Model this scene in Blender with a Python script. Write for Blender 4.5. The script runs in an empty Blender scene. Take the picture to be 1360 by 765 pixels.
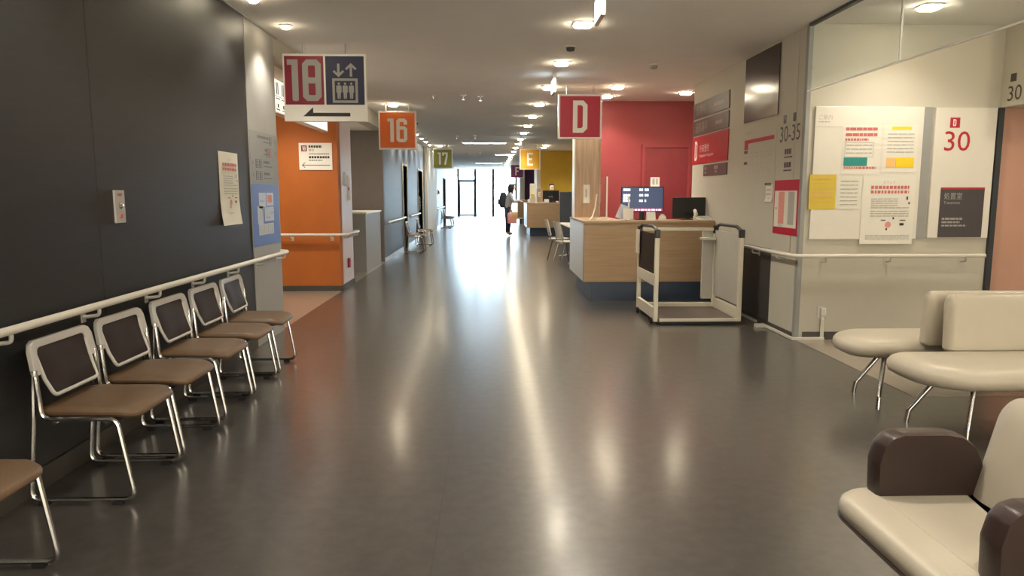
import bpy, bmesh, math, random
from mathutils import Vector, Matrix
random.seed(7)
R = math.radians
scene = bpy.context.scene
col = scene.collection
CZ = 2.84                                   # ceiling height

# ------------------------------------------------------------------ camera, sky, exposure
cam = bpy.data.cameras.new('camera'); cam_o = bpy.data.objects.new('camera', cam); col.objects.link(cam_o)
cam.sensor_width = 36.0; cam.lens = 960 / 1360 * 36.0; cam.clip_end = 400; cam.clip_start = .02
cam_o.location = (0, 0, 1.35); cam_o.rotation_euler = (R(90 - 7.419), 0, R(-1.686))
scene.camera = cam_o
world = bpy.data.worlds.new('overcast_sky'); scene.world = world; world.use_nodes = True
wb = world.node_tree.nodes['Background']
wb.inputs[0].default_value = (.68, .85, 1.0, 1); wb.inputs[1].default_value = 22.0
scene.view_settings.view_transform = 'Standard'; scene.view_settings.look = 'None'
scene.view_settings.gamma = 1; scene.view_settings.use_curve_mapping = False
scene.view_settings.exposure = 0.4
LAMP = 1.0                                  # overall lamp level
def portal(loc, rx, sx, sy):                # sampling help for the two glazed ends
    L = bpy.data.lights.new('window_portal', 'AREA'); L.shape = 'RECTANGLE'; L.size = sx; L.size_y = sy
    L.cycles.is_portal = True
    o = bpy.data.objects.new('window_portal', L); col.objects.link(o); o.location = loc; o.rotation_euler = (R(rx), 0, 0)
portal((.2, 44.4, 1.42), -90, 4.6, 2.84)
portal((3.3, -6.3, 1.42), 90, 11.0, 2.84)

# ------------------------------------------------------------------ materials
def lin(c):
    return tuple(((v / 255) / 12.92 if v / 255 <= .04045 else ((v / 255 + .055) / 1.055) ** 2.4) for v in c) + (1,)
MATS = {}
def mat(name, rgb, rough=.6, metal=0., var=.06, scale=8., bump=0., bscale=60., emit=0., emit_rgb=None, spec=.5, coat=0., stretch=None):
    m = bpy.data.materials.new(name); m.use_nodes = True; nt = m.node_tree; N = nt.nodes; b = N['Principled BSDF']
    b.inputs['Roughness'].default_value = rough; b.inputs['Metallic'].default_value = metal
    b.inputs['Specular IOR Level'].default_value = spec; b.inputs['Coat Weight'].default_value = coat
    c = lin(rgb)
    tc = N.new('ShaderNodeTexCoord'); vec = tc.outputs['Object']
    if stretch:
        mp = N.new('ShaderNodeMapping'); mp.inputs['Scale'].default_value = stretch
        nt.links.new(vec, mp.inputs['Vector']); vec = mp.outputs['Vector']
    if var > 0:
        nz = N.new('ShaderNodeTexNoise'); nz.inputs['Scale'].default_value = scale; nz.inputs['Detail'].default_value = 5
        nt.links.new(vec, nz.inputs['Vector'])
        cr = N.new('ShaderNodeValToRGB')
        cr.color_ramp.elements[0].position = .3; cr.color_ramp.elements[1].position = .7
        cr.color_ramp.elements[0].color = tuple(v * (1 - var) for v in c[:3]) + (1,)
        cr.color_ramp.elements[1].color = tuple(min(1, v * (1 + var)) for v in c[:3]) + (1,)
        nt.links.new(nz.outputs['Fac'], cr.inputs['Fac']); nt.links.new(cr.outputs['Color'], b.inputs['Base Color'])
    else:
        b.inputs['Base Color'].default_value = c
    if bump > 0:
        n2 = N.new('ShaderNodeTexNoise'); n2.inputs['Scale'].default_value = bscale; n2.inputs['Detail'].default_value = 4
        nt.links.new(vec, n2.inputs['Vector'])
        bp = N.new('ShaderNodeBump'); bp.inputs['Strength'].default_value = bump; bp.inputs['Distance'].default_value = .004
        nt.links.new(n2.outputs['Fac'], bp.inputs['Height']); nt.links.new(bp.outputs['Normal'], b.inputs['Normal'])
    if emit > 0:
        b.inputs['Emission Color'].default_value = lin(emit_rgb or rgb); b.inputs['Emission Strength'].default_value = emit
    MATS[name] = m
    return m

def wood(name, a, b_, axis_scale=(2, 2, 30), rough=.45):
    m = bpy.data.materials.new(name); m.use_nodes = True; nt = m.node_tree; N = nt.nodes; b = N['Principled BSDF']
    tc = N.new('ShaderNodeTexCoord'); mp = N.new('ShaderNodeMapping'); mp.inputs['Scale'].default_value = axis_scale
    nz = N.new('ShaderNodeTexNoise'); nz.inputs['Scale'].default_value = 1.6; nz.inputs['Detail'].default_value = 8; nz.inputs['Distortion'].default_value = .6
    cr = N.new('ShaderNodeValToRGB'); cr.color_ramp.elements[0].position = .32; cr.color_ramp.elements[1].position = .68
    cr.color_ramp.elements[0].color = lin(a); cr.color_ramp.elements[1].color = lin(b_)
    L = nt.links.new
    L(tc.outputs['Object'], mp.inputs['Vector']); L(mp.outputs['Vector'], nz.inputs['Vector']); L(nz.outputs['Fac'], cr.inputs['Fac']); L(cr.outputs['Color'], b.inputs['Base Color'])
    b.inputs['Roughness'].default_value = rough
    MATS[name] = m; return m

def floor_mat(name, a, b_, rough, seams=True):
    m = bpy.data.materials.new(name); m.use_nodes = True; nt = m.node_tree; N = nt.nodes; b = N['Principled BSDF']; L = nt.links.new
    geo = N.new('ShaderNodeNewGeometry')
    n1 = N.new('ShaderNodeTexNoise'); n1.inputs['Scale'].default_value = 14; n1.inputs['Detail'].default_value = 6; n1.inputs['Roughness'].default_value = .6
    L(geo.outputs['Position'], n1.inputs['Vector'])
    cr = N.new('ShaderNodeValToRGB'); cr.color_ramp.elements[0].position = .36; cr.color_ramp.elements[1].position = .66
    cr.color_ramp.elements[0].color = lin(a); cr.color_ramp.elements[1].color = lin(b_)
    L(n1.outputs['Fac'], cr.inputs['Fac'])
    out = cr.outputs['Color']
    if seams:                                # welded sheet joints every 1.82 m
        sx = N.new('ShaderNodeSeparateXYZ'); L(geo.outputs['Position'], sx.inputs[0])
        def line(sock, off, period, w):
            a1 = N.new('ShaderNodeMath'); a1.operation = 'ADD'; L(sock, a1.inputs[0]); a1.inputs[1].default_value = off
            pp = N.new('ShaderNodeMath'); pp.operation = 'PINGPONG'; L(a1.outputs[0], pp.inputs[0]); pp.inputs[1].default_value = period / 2
            lt = N.new('ShaderNodeMath'); lt.operation = 'LESS_THAN'; L(pp.outputs[0], lt.inputs[0]); lt.inputs[1].default_value = w
            return lt.outputs[0]
        l1 = line(sx.outputs['X'], .22, 1.82, .003); l2 = line(sx.outputs['Y'], -11.87 + 60, 60, .006)
        mx = N.new('ShaderNodeMath'); mx.operation = 'MAXIMUM'; L(l1, mx.inputs[0]); L(l2, mx.inputs[1])
        ml = N.new('ShaderNodeMath'); ml.operation = 'MULTIPLY'; L(mx.outputs[0], ml.inputs[0]); ml.inputs[1].default_value = .3
        mc = N.new('ShaderNodeMix'); mc.data_type = 'RGBA'; mc.inputs['B'].default_value = (.012, .011, .01, 1)
        L(ml.outputs[0], mc.inputs['Factor']); L(out, mc.inputs['A']); out = mc.outputs['Result']
    L(out, b.inputs['Base Color'])
    n2 = N.new('ShaderNodeTexNoise'); n2.inputs['Scale'].default_value = .7; n2.inputs['Detail'].default_value = 1; L(geo.outputs['Position'], n2.inputs['Vector'])
    mr = N.new('ShaderNodeMapRange'); mr.inputs['To Min'].default_value = rough; mr.inputs['To Max'].default_value = rough + .02
    L(n2.outputs['Fac'], mr.inputs['Value']); L(mr.outputs['Result'], b.inputs['Roughness'])
    b.inputs['Specular IOR Level'].default_value = .5
    b.inputs['Coat Weight'].default_value = .65; b.inputs['Coat Roughness'].default_value = .17      # wax polish
    MATS[name] = m; return m

def glass_mat(name, tint=(1, 1, 1), refl=.06):
    m = bpy.data.materials.new(name); m.use_nodes = True; nt = m.node_tree; N = nt.nodes
    N.remove(N['Principled BSDF']); o = N['Material Output']
    t = N.new('ShaderNodeBsdfTransparent'); t.inputs[0].default_value = tint + (1,)
    g = N.new('ShaderNodeBsdfGlossy'); g.inputs['Roughness'].default_value = .03
    mx = N.new('ShaderNodeMixShader'); mx.inputs[0].default_value = refl
    nt.links.new(t.outputs[0], mx.inputs[1]); nt.links.new(g.outputs[0], mx.inputs[2]); nt.links.new(mx.outputs[0], o.inputs[0])
    MATS[name] = m; return m

floor_mat('floor_dark', (66, 62, 59), (78, 74, 71), .29)
floor_mat('floor_beige', (148, 137, 123), (154, 143, 129), .29, False)
mat('ceiling', (250, 247, 241), .8, var=.015, scale=3)
mat('panel_dark', (37, 37, 38), .45, var=.14, scale=14, bump=.10, bscale=120, stretch=(1, .35, 3))
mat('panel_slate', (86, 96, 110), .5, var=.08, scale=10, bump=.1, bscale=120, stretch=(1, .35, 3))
mat('panel_grey', (160, 158, 152), .38, var=.03, scale=4)
mat('wall_white', (192, 187, 172), .6, var=.02, scale=3)
mat('wall_orange', (180, 98, 34), .55, var=.05, scale=4)
mat('wall_red', (146, 54, 56), .55, var=.05, scale=4)
mat('door_red', (130, 44, 48), .5, var=.05, scale=4)
mat('wall_yellow', (186, 150, 34), .6, var=.05, scale=4)
mat('wall_purple', (84, 44, 92), .6, var=.05)
mat('wall_brown', (112, 104, 98), .6, var=.04)
mat('wall_lavender', (205, 196, 200), .45, var=.03)
mat('door_pink', (190, 146, 126), .5, var=.04, scale=3)
mat('base_dark', (70, 66, 60), .5, var=.05)
mat('alu', (190, 190, 188), .35, metal=.8, var=.03)
mat('frame_dark', (48, 52, 58), .4, var=.04)
mat('rail_white', (216, 211, 198), .38, var=.02)
mat('bracket', (196, 192, 184), .4, var=.02)
mat('chrome', (205, 205, 205), .17, metal=1, var=.02)
mat('plastic_grey', (190, 186, 180), .42, var=.03)
mat('pad_brown', (40, 28, 25), .55, spec=.3, var=.08, scale=20, bump=.2, bscale=200)
mat('seat_brown', (102, 79, 56), .5, var=.07, scale=16, bump=.25, bscale=220)
mat('rubber', (22, 22, 22), .7, var=.05)
mat('leather_cream', (190, 181, 163), .36, var=.03, scale=6, bump=.12, bscale=160)
mat('leather_brown', (60, 46, 43), .38, var=.06, scale=6, bump=.15, bscale=160)
mat('leather_taupe', (120, 104, 90), .45, var=.05)
wood('wood_counter', (162, 132, 98), (176, 147, 113), (1.2, 1.2, 26))
wood('wood_pillar', (160, 134, 108), (190, 164, 136), (26, 26, 1.2))
mat('toe_kick', (44, 58, 78), .4, var=.06)
mat('counter_grey', (150, 150, 146), .5, var=.03)
mat('white_gloss', (222, 217, 204), .35, var=.015)
mat('paper', (228, 224, 212), .7, var=.015)
mat('paper_warm', (226, 222, 206), .7, var=.02)
mat('paper_yellow', (214, 188, 70), .7, var=.04)
mat('ink', (44, 42, 46), .6, var=0)
mat('ink_grey', (176, 174, 168), .6, var=0)
mat('ink_red', (198, 104, 102), .6, var=0)
mat('ink_teal', (40, 140, 132), .6, var=.05)
mat('ink_yellow', (240, 208, 40), .6, var=.04)
mat('ink_peach', (240, 190, 120), .6, var=.03)
mat('ink_pink', (226, 150, 140), .6, var=.03)
mat('sign_white', (242, 238, 230), .45, var=.01)
mat('sign_crimson', (186, 22, 58), .45, var=.03)
mat('sign_maroon', (132, 18, 44), .45, var=.03)
mat('sign_navy', (28, 34, 70), .45, var=.03)
mat('sign_orange', (236, 116, 44), .45, var=.03)
mat('sign_olive', (138, 136, 52), .45, var=.03)
mat('sign_yellow', (224, 168, 48), .45, var=.03)
mat('sign_purple', (126, 46, 110), .45, var=.03)
mat('sign_grey', (84, 80, 78), .4, var=.04)
mat('sign_red', (178, 30, 44), .4, var=.03)
mat('sign_dark', (70, 64, 66), .45, var=.03)
mat('map_blue', (84, 112, 176), .4, var=.04)
mat('map_pale', (196, 202, 214), .4, var=.03)
mat('screen_gloss', (52, 50, 50), .16, var=.04)
mat('black_plastic', (24, 25, 28), .4, var=.05)
mat('screen_blue', (20, 34, 62), .3, var=.02, emit=.35, emit_rgb=(58, 84, 130))
mat('screen_text', (230, 240, 255), .4, var=0, emit=.9, emit_rgb=(220, 235, 255))
mat('screen_bar', (190, 40, 90), .4, var=0, emit=.5, emit_rgb=(214, 60, 110))
mat('lamp_lens', (255, 250, 240), .4, var=0, emit=62 * LAMP, emit_rgb=(255, 238, 205))
mat('strip_lens', (250, 252, 255), .4, var=0, emit=9, emit_rgb=(236, 246, 255))
mat('lightbox', (250, 248, 240), .4, var=0, emit=.75, emit_rgb=(255, 250, 236))
mat('exit_face', (240, 250, 245), .4, var=0, emit=3, emit_rgb=(226, 244, 255))
mat('lamp_trim', (232, 230, 224), .4, var=0)
mat('dark_thing', (60, 58, 56), .5, var=.04)
mat('sheet_white', (184, 181, 170), .3, var=.03)
mat('mat_brown', (96, 84, 74), .75, var=.08, scale=30, bump=.3, bscale=200)
mat('scale_white', (208, 201, 182), .4, var=.02)
mat('partition', (98, 104, 112), .7, var=.05)
mat('skin', (214, 170, 146), .5, var=.03)
mat('hair', (26, 22, 22), .45, var=.1, scale=30, stretch=(1, 1, .2))
mat('cloth_grey', (150, 152, 156), .8, var=.1, scale=30)
mat('cloth_navy', (42, 50, 74), .8, var=.08, scale=30)
mat('cloth_staff', (60, 62, 74), .8, var=.08, scale=30)
mat('cloth_black', (28, 32, 40), .7, var=.1)
mat('bag_pink', (222, 150, 140), .6, var=.06)
mat('bag_tan', (216, 170, 110), .6, var=.06)
mat('shoe', (180, 140, 110), .5, var=.05)
mat('red_plastic', (200, 30, 40), .35, var=.02)
mat('paving', (190, 188, 182), .8, var=.06)
glass_mat('glass_clear', (.94, .97, .98), .05)
glass_mat('glass_warm_fill', (.50, .41, .32), .03)  # tint sets strength and warmth of the fill through the added rear glazing
glass_mat('acrylic', (.95, .97, .97), .12)

# ------------------------------------------------------------------ mesh helpers
class Face:                                  # a drawing plane: u to the reader's right, v up
    def __init__(s, o, U, V=(0, 0, 1)):
        s.o = Vector(o); s.U = Vector(U); s.V = Vector(V); s.N = s.U.cross(s.V)
    def p(s, u, v, d=0): return s.o + s.U * u + s.V * v + s.N * d
def face_left(x): return Face((x, 0, 0), (0, 1, 0))          # surface looking towards +x, u = world y
def face_right(x): return Face((x, 0, 0), (0, -1, 0))        # surface looking towards -x, u = -world y
def face_front(y): return Face((0, y, 0), (1, 0, 0))         # surface looking towards -y, u = world x

_txt = {}
def text_geo(s):
    if s not in _txt:
        cu = bpy.data.curves.new('lettering', 'FONT'); cu.body = s; cu.resolution_u = 3
        o = bpy.data.objects.new('lettering', cu); col.objects.link(o)
        dg = bpy.context.evaluated_depsgraph_get(); dg.update()
        m = bpy.data.meshes.new_from_object(o.evaluated_get(dg))
        vs = [(v.co.x, v.co.y) for v in m.vertices]; fs = [tuple(p.vertices) for p in m.polygons]
        bpy.data.meshes.remove(m); bpy.data.objects.remove(o); bpy.data.curves.remove(cu)
        x0 = min(v[0] for v in vs); x1 = max(v[0] for v in vs); y0 = min(v[1] for v in vs); y1 = max(v[1] for v in vs)
        _txt[s] = ([(v[0] - x0, v[1] - y0) for v in vs], fs, x1 - x0, y1 - y0)
    return _txt[s]

def rrect(lx, ly, r, n=6, cx=0, cy=0):
    pts = []
    for (sx, sy, a0) in ((1, -1, -90), (1, 1, 0), (-1, 1, 90), (-1, -1, 180)):
        for i in range(n + 1):
            a = R(a0 + 90 * i / n); pts.append((cx + sx * (lx / 2 - r) + r * math.cos(a), cy + sy * (ly / 2 - r) + r * math.sin(a)))
    return pts
def inset(pts, d):
    out = []; n = len(pts)
    for i in range(n):
        p = Vector(pts[i]); a = p - Vector(pts[i - 1]); b = Vector(pts[(i + 1) % n]) - p
        if a.length < 1e-7: a = b
        if b.length < 1e-7: b = a
        a.normalize(); b.normalize(); t = a + b
        t = t.normalized() if t.length > 1e-6 else a
        nrm = Vector((-t.y, t.x)); c = max(.4, abs(t.dot(a)))
        out.append(tuple(p + nrm * d / c))
    return out
def fillet(pts, r, n=4, closed=False):
    pts = [Vector(p) for p in pts]; out = []; m = len(pts)
    for i, p in enumerate(pts):
        if not closed and i in (0, m - 1): out.append(p); continue
        a = pts[i - 1] - p; b = pts[(i + 1) % m] - p
        ang = a.angle(b); d = min(r / max(.05, math.tan(ang / 2)), a.length * .48, b.length * .48)
        A = p + a.normalized() * d; B = p + b.normalized() * d
        for k in range(n + 1):
            t = k / n; out.append(A * (1 - t) ** 2 + p * 2 * t * (1 - t) + B * t * t)
    return out

class MB:
    def __init__(s): s.v = []; s.f = []; s.mi = []; s.cur = 0
    def add(s, vs, fs):
        k = len(s.v); s.v += [Vector(p) for p in vs]; s.f += [tuple(i + k for i in f) for f in fs]; s.mi += [s.cur] * len(fs); return s
    def box(s, x0, x1, y0, y1, z0, z1):
        return s.add([(x0, y0, z0), (x1, y0, z0), (x1, y1, z0), (x0, y1, z0), (x0, y0, z1), (x1, y0, z1), (x1, y1, z1), (x0, y1, z1)],
                     [(0, 3, 2, 1), (4, 5, 6, 7), (0, 1, 5, 4), (1, 2, 6, 5), (2, 3, 7, 6), (3, 0, 4, 7)])
    def bar(s, a, b, w, h, up=(0, 0, 1)):
        a = Vector(a); b = Vector(b); d = (b - a).normalized(); u = Vector(up)
        r = d.cross(u)
        if r.length < 1e-4: r = d.cross(Vector((0, 1, 0)))
        r.normalize(); u = r.cross(d)
        vs = [p + r * sx * w / 2 + u * sz * h / 2 for p in (a, b) for sx, sz in ((-1, -1), (1, -1), (1, 1), (-1, 1))]
        return s.add(vs, [(3, 2, 1, 0), (4, 5, 6, 7), (0, 1, 5, 4), (1, 2, 6, 5), (2, 3, 7, 6), (3, 0, 4, 7)])
    def slab(s, F, u0, v0, u1, v1, d0, d1):
        vs = [F.p(u, v, d) for d in (d0, d1) for u, v in ((u0, v0), (u1, v0), (u1, v1), (u0, v1))]
        return s.add(vs, [(3, 2, 1, 0), (4, 5, 6, 7), (0, 1, 5, 4), (1, 2, 6, 5), (2, 3, 7, 6), (3, 0, 4, 7)])
    def rect(s, F, u0, v0, u1, v1, d): return s.add([F.p(u0, v0, d), F.p(u1, v0, d), F.p(u1, v1, d), F.p(u0, v1, d)], [(0, 1, 2, 3)])
    def poly(s, F, pts, d): return s.add([F.p(u, v, d) for u, v in pts], [tuple(range(len(pts)))])
    def prism(s, F, pts, d0, d1):
        n = len(pts); vs = [F.p(u, v, d) for d in (d0, d1) for u, v in pts]
        return s.add(vs, [tuple(reversed(range(n))), tuple(range(n, 2 * n))] + [(i, (i + 1) % n, n + (i + 1) % n, n + i) for i in range(n)])
    def text(s, F, t, u, v, h, d, w=None, align='l', shear=0):
        vs, fs, tw, th = text_geo(t); k = h / th; kx = k if w is None else w / tw
        u -= {'l': 0, 'c': .5, 'r': 1}[align] * tw * kx
        return s.add([F.p(u + x * kx, v + y * k, d) for x, y in vs], fs)
    def ribbon(s, F, pts, w, d, closed=False, d1=None):
        n = len(pts); L = []; Rr = []
        for i in range(n):
            p = Vector(pts[i])
            a = (p - Vector(pts[i - 1])) if (closed or i > 0) else None
            b = (Vector(pts[(i + 1) % n]) - p) if (closed or i < n - 1) else None
            a = a or b; b = b or a; a = a.normalized(); b = b.normalized(); t = (a + b).normalized(); nn = Vector((-t.y, t.x)); c = max(.5, t.dot(a))
            L.append(p + nn * w / 2 / c); Rr.append(p - nn * w / 2 / c)
        m = n if closed else n - 1
        vs = [F.p(q.x, q.y, d) for q in L] + [F.p(q.x, q.y, d) for q in Rr]
        return s.add(vs, [(n + i, n + (i + 1) % n, (i + 1) % n, i) for i in range(m)])
    def tube(s, pts, r, seg=8, closed=False, cap=True, flat=1.0):
        pts = [Vector(p) for p in pts]; n = len(pts); T = []
        for i in range(n):
            a = pts[i] - pts[i - 1] if (closed or i > 0) else pts[1] - pts[0]
            b = pts[(i + 1) % n] - pts[i] if (closed or i < n - 1) else a
            T.append((a.normalized() + b.normalized()).normalized())
        ref = Vector((0, 0, 1)) if abs(T[0].z) < .9 else Vector((0, 1, 0))
        u = T[0].cross(ref).normalized(); vs = []
        for i in range(n):
            u = (u - T[i] * u.dot(T[i])).normalized(); w = T[i].cross(u)
            rr = r[i] if isinstance(r, (list, tuple)) else r
            for k in range(seg):
                a = 2 * math.pi * k / seg; vs.append(pts[i] + u * math.cos(a) * rr + w * math.sin(a) * rr * flat)
        fs = []
        for i in range(n if closed else n - 1):
            j = (i + 1) % n
            for k in range(seg): fs.append((i * seg + k, i * seg + (k + 1) % seg, j * seg + (k + 1) % seg, j * seg + k))
        if cap and not closed: fs += [tuple(reversed(range(seg))), tuple(range((n - 1) * seg, n * seg))]
        return s.add(vs, fs)
    def loft(s, pts, layers, M=None):        # layers (inset, height) over an outline
        n = len(pts); vs = []
        for d, z in layers: vs += [Vector((x, y, z)) for x, y in (inset(pts, d) if d else pts)]
        if M is not None: vs = [M @ p for p in vs]
        fs = [tuple(reversed(range(n)))]
        for i in range(len(layers) - 1):
            for k in range(n): fs.append((i * n + k, i * n + (k + 1) % n, (i + 1) * n + (k + 1) % n, (i + 1) * n + k))
        fs.append(tuple(range((len(layers) - 1) * n, len(layers) * n)))
        return s.add(vs, fs)
    def lathe(s, prof, c=(0, 0, 0), seg=16):
        c = Vector(c); n = len(prof); vs = []
        for r, z in prof:
            for k in range(seg): a = 2 * math.pi * k / seg; vs.append(c + Vector((r * math.cos(a), r * math.sin(a), z)))
        fs = [(i * seg + k, i * seg + (k + 1) % seg, (i + 1) * seg + (k + 1) % seg, (i + 1) * seg + k) for i in range(n - 1) for k in range(seg)]
        fs += [tuple(reversed(range(seg))), tuple(range((n - 1) * seg, n * seg))]
        return s.add(vs, fs)
    def xf(s, M): s.v = [M @ p for p in s.v]; return s

ORG = {}
def build(name, mb, m, parent=None, smooth=False, bevel=0., label=None, cat=None, group=None, kind=None):
    xs = [p.x for p in mb.v]; ys = [p.y for p in mb.v]; zs = [p.z for p in mb.v]
    c = Vector(((min(xs) + max(xs)) / 2, (min(ys) + max(ys)) / 2, min(zs)))
    me = bpy.data.meshes.new(name); me.from_pydata([p - c for p in mb.v], [], mb.f)
    ms = m if isinstance(m, (list, tuple)) else [m]
    for k in ms: me.materials.append(MATS[k])
    if len(ms) > 1: me.polygons.foreach_set('material_index', mb.mi)
    me.update()
    if smooth:
        me.polygons.foreach_set('use_smooth', [True] * len(me.polygons)); me.set_sharp_from_angle(angle=R(38))
    o = bpy.data.objects.new(name, me); col.objects.link(o); ORG[o] = c
    if parent is not None: o.parent = parent; o.location = c - ORG[parent]
    else: o.location = c
    if bevel:
        b = o.modifiers.new('bevel', 'BEVEL'); b.width = bevel; b.segments = 2; b.limit_method = 'ANGLE'; b.harden_normals = False
    return tag(o, label, cat, group, kind)
def tag(o, label=None, cat=None, group=None, kind=None):
    if label: o['label'] = label
    if cat: o['category'] = cat
    if group: o['group'] = group
    if kind: o['kind'] = kind
    return o
def thing(name, loc, label, cat, group=None):
    o = bpy.data.objects.new(name, None); o.empty_display_size = .1; col.objects.link(o); o.location = loc; ORG[o] = Vector(loc)
    return tag(o, label, cat, group)
def copy_thing(root, loc, rz=None, label=None, group=None):
    r = root.copy(); col.objects.link(r); r.location = loc
    if rz is not None: r.rotation_euler = (0, 0, rz)
    tag(r, label, None, group)
    for ch in list(root.children):
        c = ch.copy(); col.objects.link(c); c.parent = r
        for g in list(ch.children):
            d = g.copy(); col.objects.link(d); d.parent = c
    return r
def struct(name, mb, m, parent=None, label=None, **k): return build(name, mb, m, parent, label=label, kind='structure', **k)
B = lambda *a: MB().box(*a)
ORDS = ['first', 'second', 'third', 'fourth', 'fifth', 'sixth', 'seventh', 'eighth', 'ninth', 'tenth']

# ------------------------------------------------------------------ the shell
XL, XR, YW = -2.07, 2.83, 6.55
struct('floor', B(-7, 9.2, -6.5, 44.5, -.12, 0), 'floor_dark', label='dark mottled brown vinyl floor of the corridor', cat='floor')
struct('floor_alcove', B(-7, -2.09, 7.31, 14.5, 0, .003), 'floor_beige', label='beige vinyl floor of the lift alcove', cat='floor')
struct('floor_waiting', B(2.83, 9.0, 4.63, YW, 0, .003), 'floor_beige', label='beige vinyl strip before the examination room wall', cat='floor')
struct('ceiling', B(-7, 9.2, -6.5, 44.5, CZ, CZ + .15), 'ceiling', label='pale matt plaster ceiling of the corridor', cat='ceiling')
struct('ground', B(-40, 40, 44.9, 110, -.25, -.15), 'paving', label='pale paving outside the glazed end', cat='ground')

# left wall: dark laminate panels, then the grey directory column
wl = struct('wall_left', B(-2.32, -2.09, -6.3, 7.17, 0, CZ), 'panel_dark', label='dark charcoal panelled corridor wall', cat='wall')
edges = [-6.3, -3.6, -1.1, 1.4, 3.9, 6.36]
for a, b in zip(edges[:-1], edges[1:]):
    build('panel', B(-2.09, XL, a + .003, b - .003, .105, CZ - .012), 'panel_dark', wl, bevel=.002)
build('grey_panel', B(-2.09, XL + .004, 6.37, 7.19, .0, CZ - .012), 'panel_grey', wl, bevel=.003, label='light grey laminate column panel')
struct('baseboard_left', B(-2.095, XL + .006, -6.3, 6.36, 0, .10), 'base_dark', label='dark baseboard under the charcoal panels', cat='baseboard')
struct('trim_1', B(-2.09, XL + .012, -6.3, 7.30, CZ - .012, CZ - .0005), 'alu', label='thin metal ceiling trim along the charcoal wall', cat='trim')
struct('wall_alcove_side', B(-7.2, -7, -6.3, 44.5, 0, CZ), 'wall_white', label='white outer wall at the back of the lift alcove', cat='wall')
struct('wall_alcove_near', B(-7, -2.32, 7.05, 7.17, 0, CZ), 'wall_white', label='white near wall of the lift alcove', cat='wall')
# header over the alcove opening + lower alcove ceiling
struct('trim_2', B(-2.22, XL, 7.19, 10.12, 2.66, CZ), 'wall_white', label='white header above the lift alcove opening', cat='trim')
struct('ceiling_alcove', B(-7, -2.22, 7.17, 10.12, 2.70, 2.76), 'ceiling', label='lower white ceiling of the lift alcove', cat='ceiling')
# orange wall block
struct('wall_orange', B(-7, -2.10, 10.12, 10.30, 0, CZ), 'wall_orange', label='orange painted wall facing the corridor', cat='wall')
struct('wall_lavender', B(-2.6, -2.09, 10.30, 11.05, 0, CZ), 'wall_lavender', label='pale glossy return of the orange wall', cat='wall')
struct('baseboard_orange', MB().box(-6.9, -2.085, 10.10, 10.12, 0, .075).box(-2.09, -2.078, 10.12, 11.06, 0, .075), 'base_dark', label='dark skirting around the orange wall', cat='baseboard')
# recess of counter 16
struct('trim_3', B(-2.3, -2.10, 11.05, 14.5, 2.58, CZ), 'wall_white', label='white bulkhead over the recessed counter', cat='trim')
struct('ceiling_recess', B(-7, -2.3, 11.05, 14.5, 2.58, 2.64), 'ceiling', label='low white ceiling of the recessed counter', cat='ceiling')
struct('wall_recess', B(-7, -2.121, 14.5, 14.62, 0, CZ), 'wall_brown', label='grey brown wall behind the recessed counter', cat='wall')
# far left wall with doors
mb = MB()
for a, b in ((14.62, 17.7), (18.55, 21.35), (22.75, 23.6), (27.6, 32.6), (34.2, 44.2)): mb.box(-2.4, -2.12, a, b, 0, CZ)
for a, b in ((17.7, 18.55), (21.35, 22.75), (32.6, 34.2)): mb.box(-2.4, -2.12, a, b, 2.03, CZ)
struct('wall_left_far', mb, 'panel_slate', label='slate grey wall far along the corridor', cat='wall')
struct('wall_left_column', B(-2.4, -2.03, 23.6, 27.6, 0, CZ), 'wall_white', label='white projecting column on the far wall', cat='wall')
struct('baseboard_left_far', MB().box(-2.12, -2.108, 14.5, 17.7, 0, .08).box(-2.12, -2.108, 18.55, 21.35, 0, .08).box(-2.12, -2.108, 27.6, 32.6, 0, .08), 'alu', label='pale metal skirting on the far slate wall', cat='baseboard')
def side_door(n, a, b, leaf, frame, label):
    d = struct('door_%d' % n, B(-2.30, -2.24, a, b, 0, 2.03), leaf, label=label, cat='door')
    build('door_frame', MB().box(-2.30, -2.10, a - .05, a, 0, 2.08).box(-2.30, -2.10, b, b + .05, 0, 2.08).box(-2.30, -2.10, a, b, 2.03, 2.08), frame, d)
    build('door_handle', MB().tube(fillet([(-2.24, b - .1, .85), (-2.19, b - .1, .85), (-2.19, b - .1, 1.25), (-2.24, b - .1, 1.25)], .02), .012), 'alu', d, smooth=True)
side_door(1, 17.7, 18.55, 'frame_dark', 'wall_white', 'dark door with white frame behind the two corridor chairs')
side_door(2, 21.35, 22.75, 'wall_white', 'wall_white', 'white door in the far slate wall beside the white column')
side_door(3, 32.6, 34.2, 'frame_dark', 'wall_white', 'dark door in the far wall beyond the white column')

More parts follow.
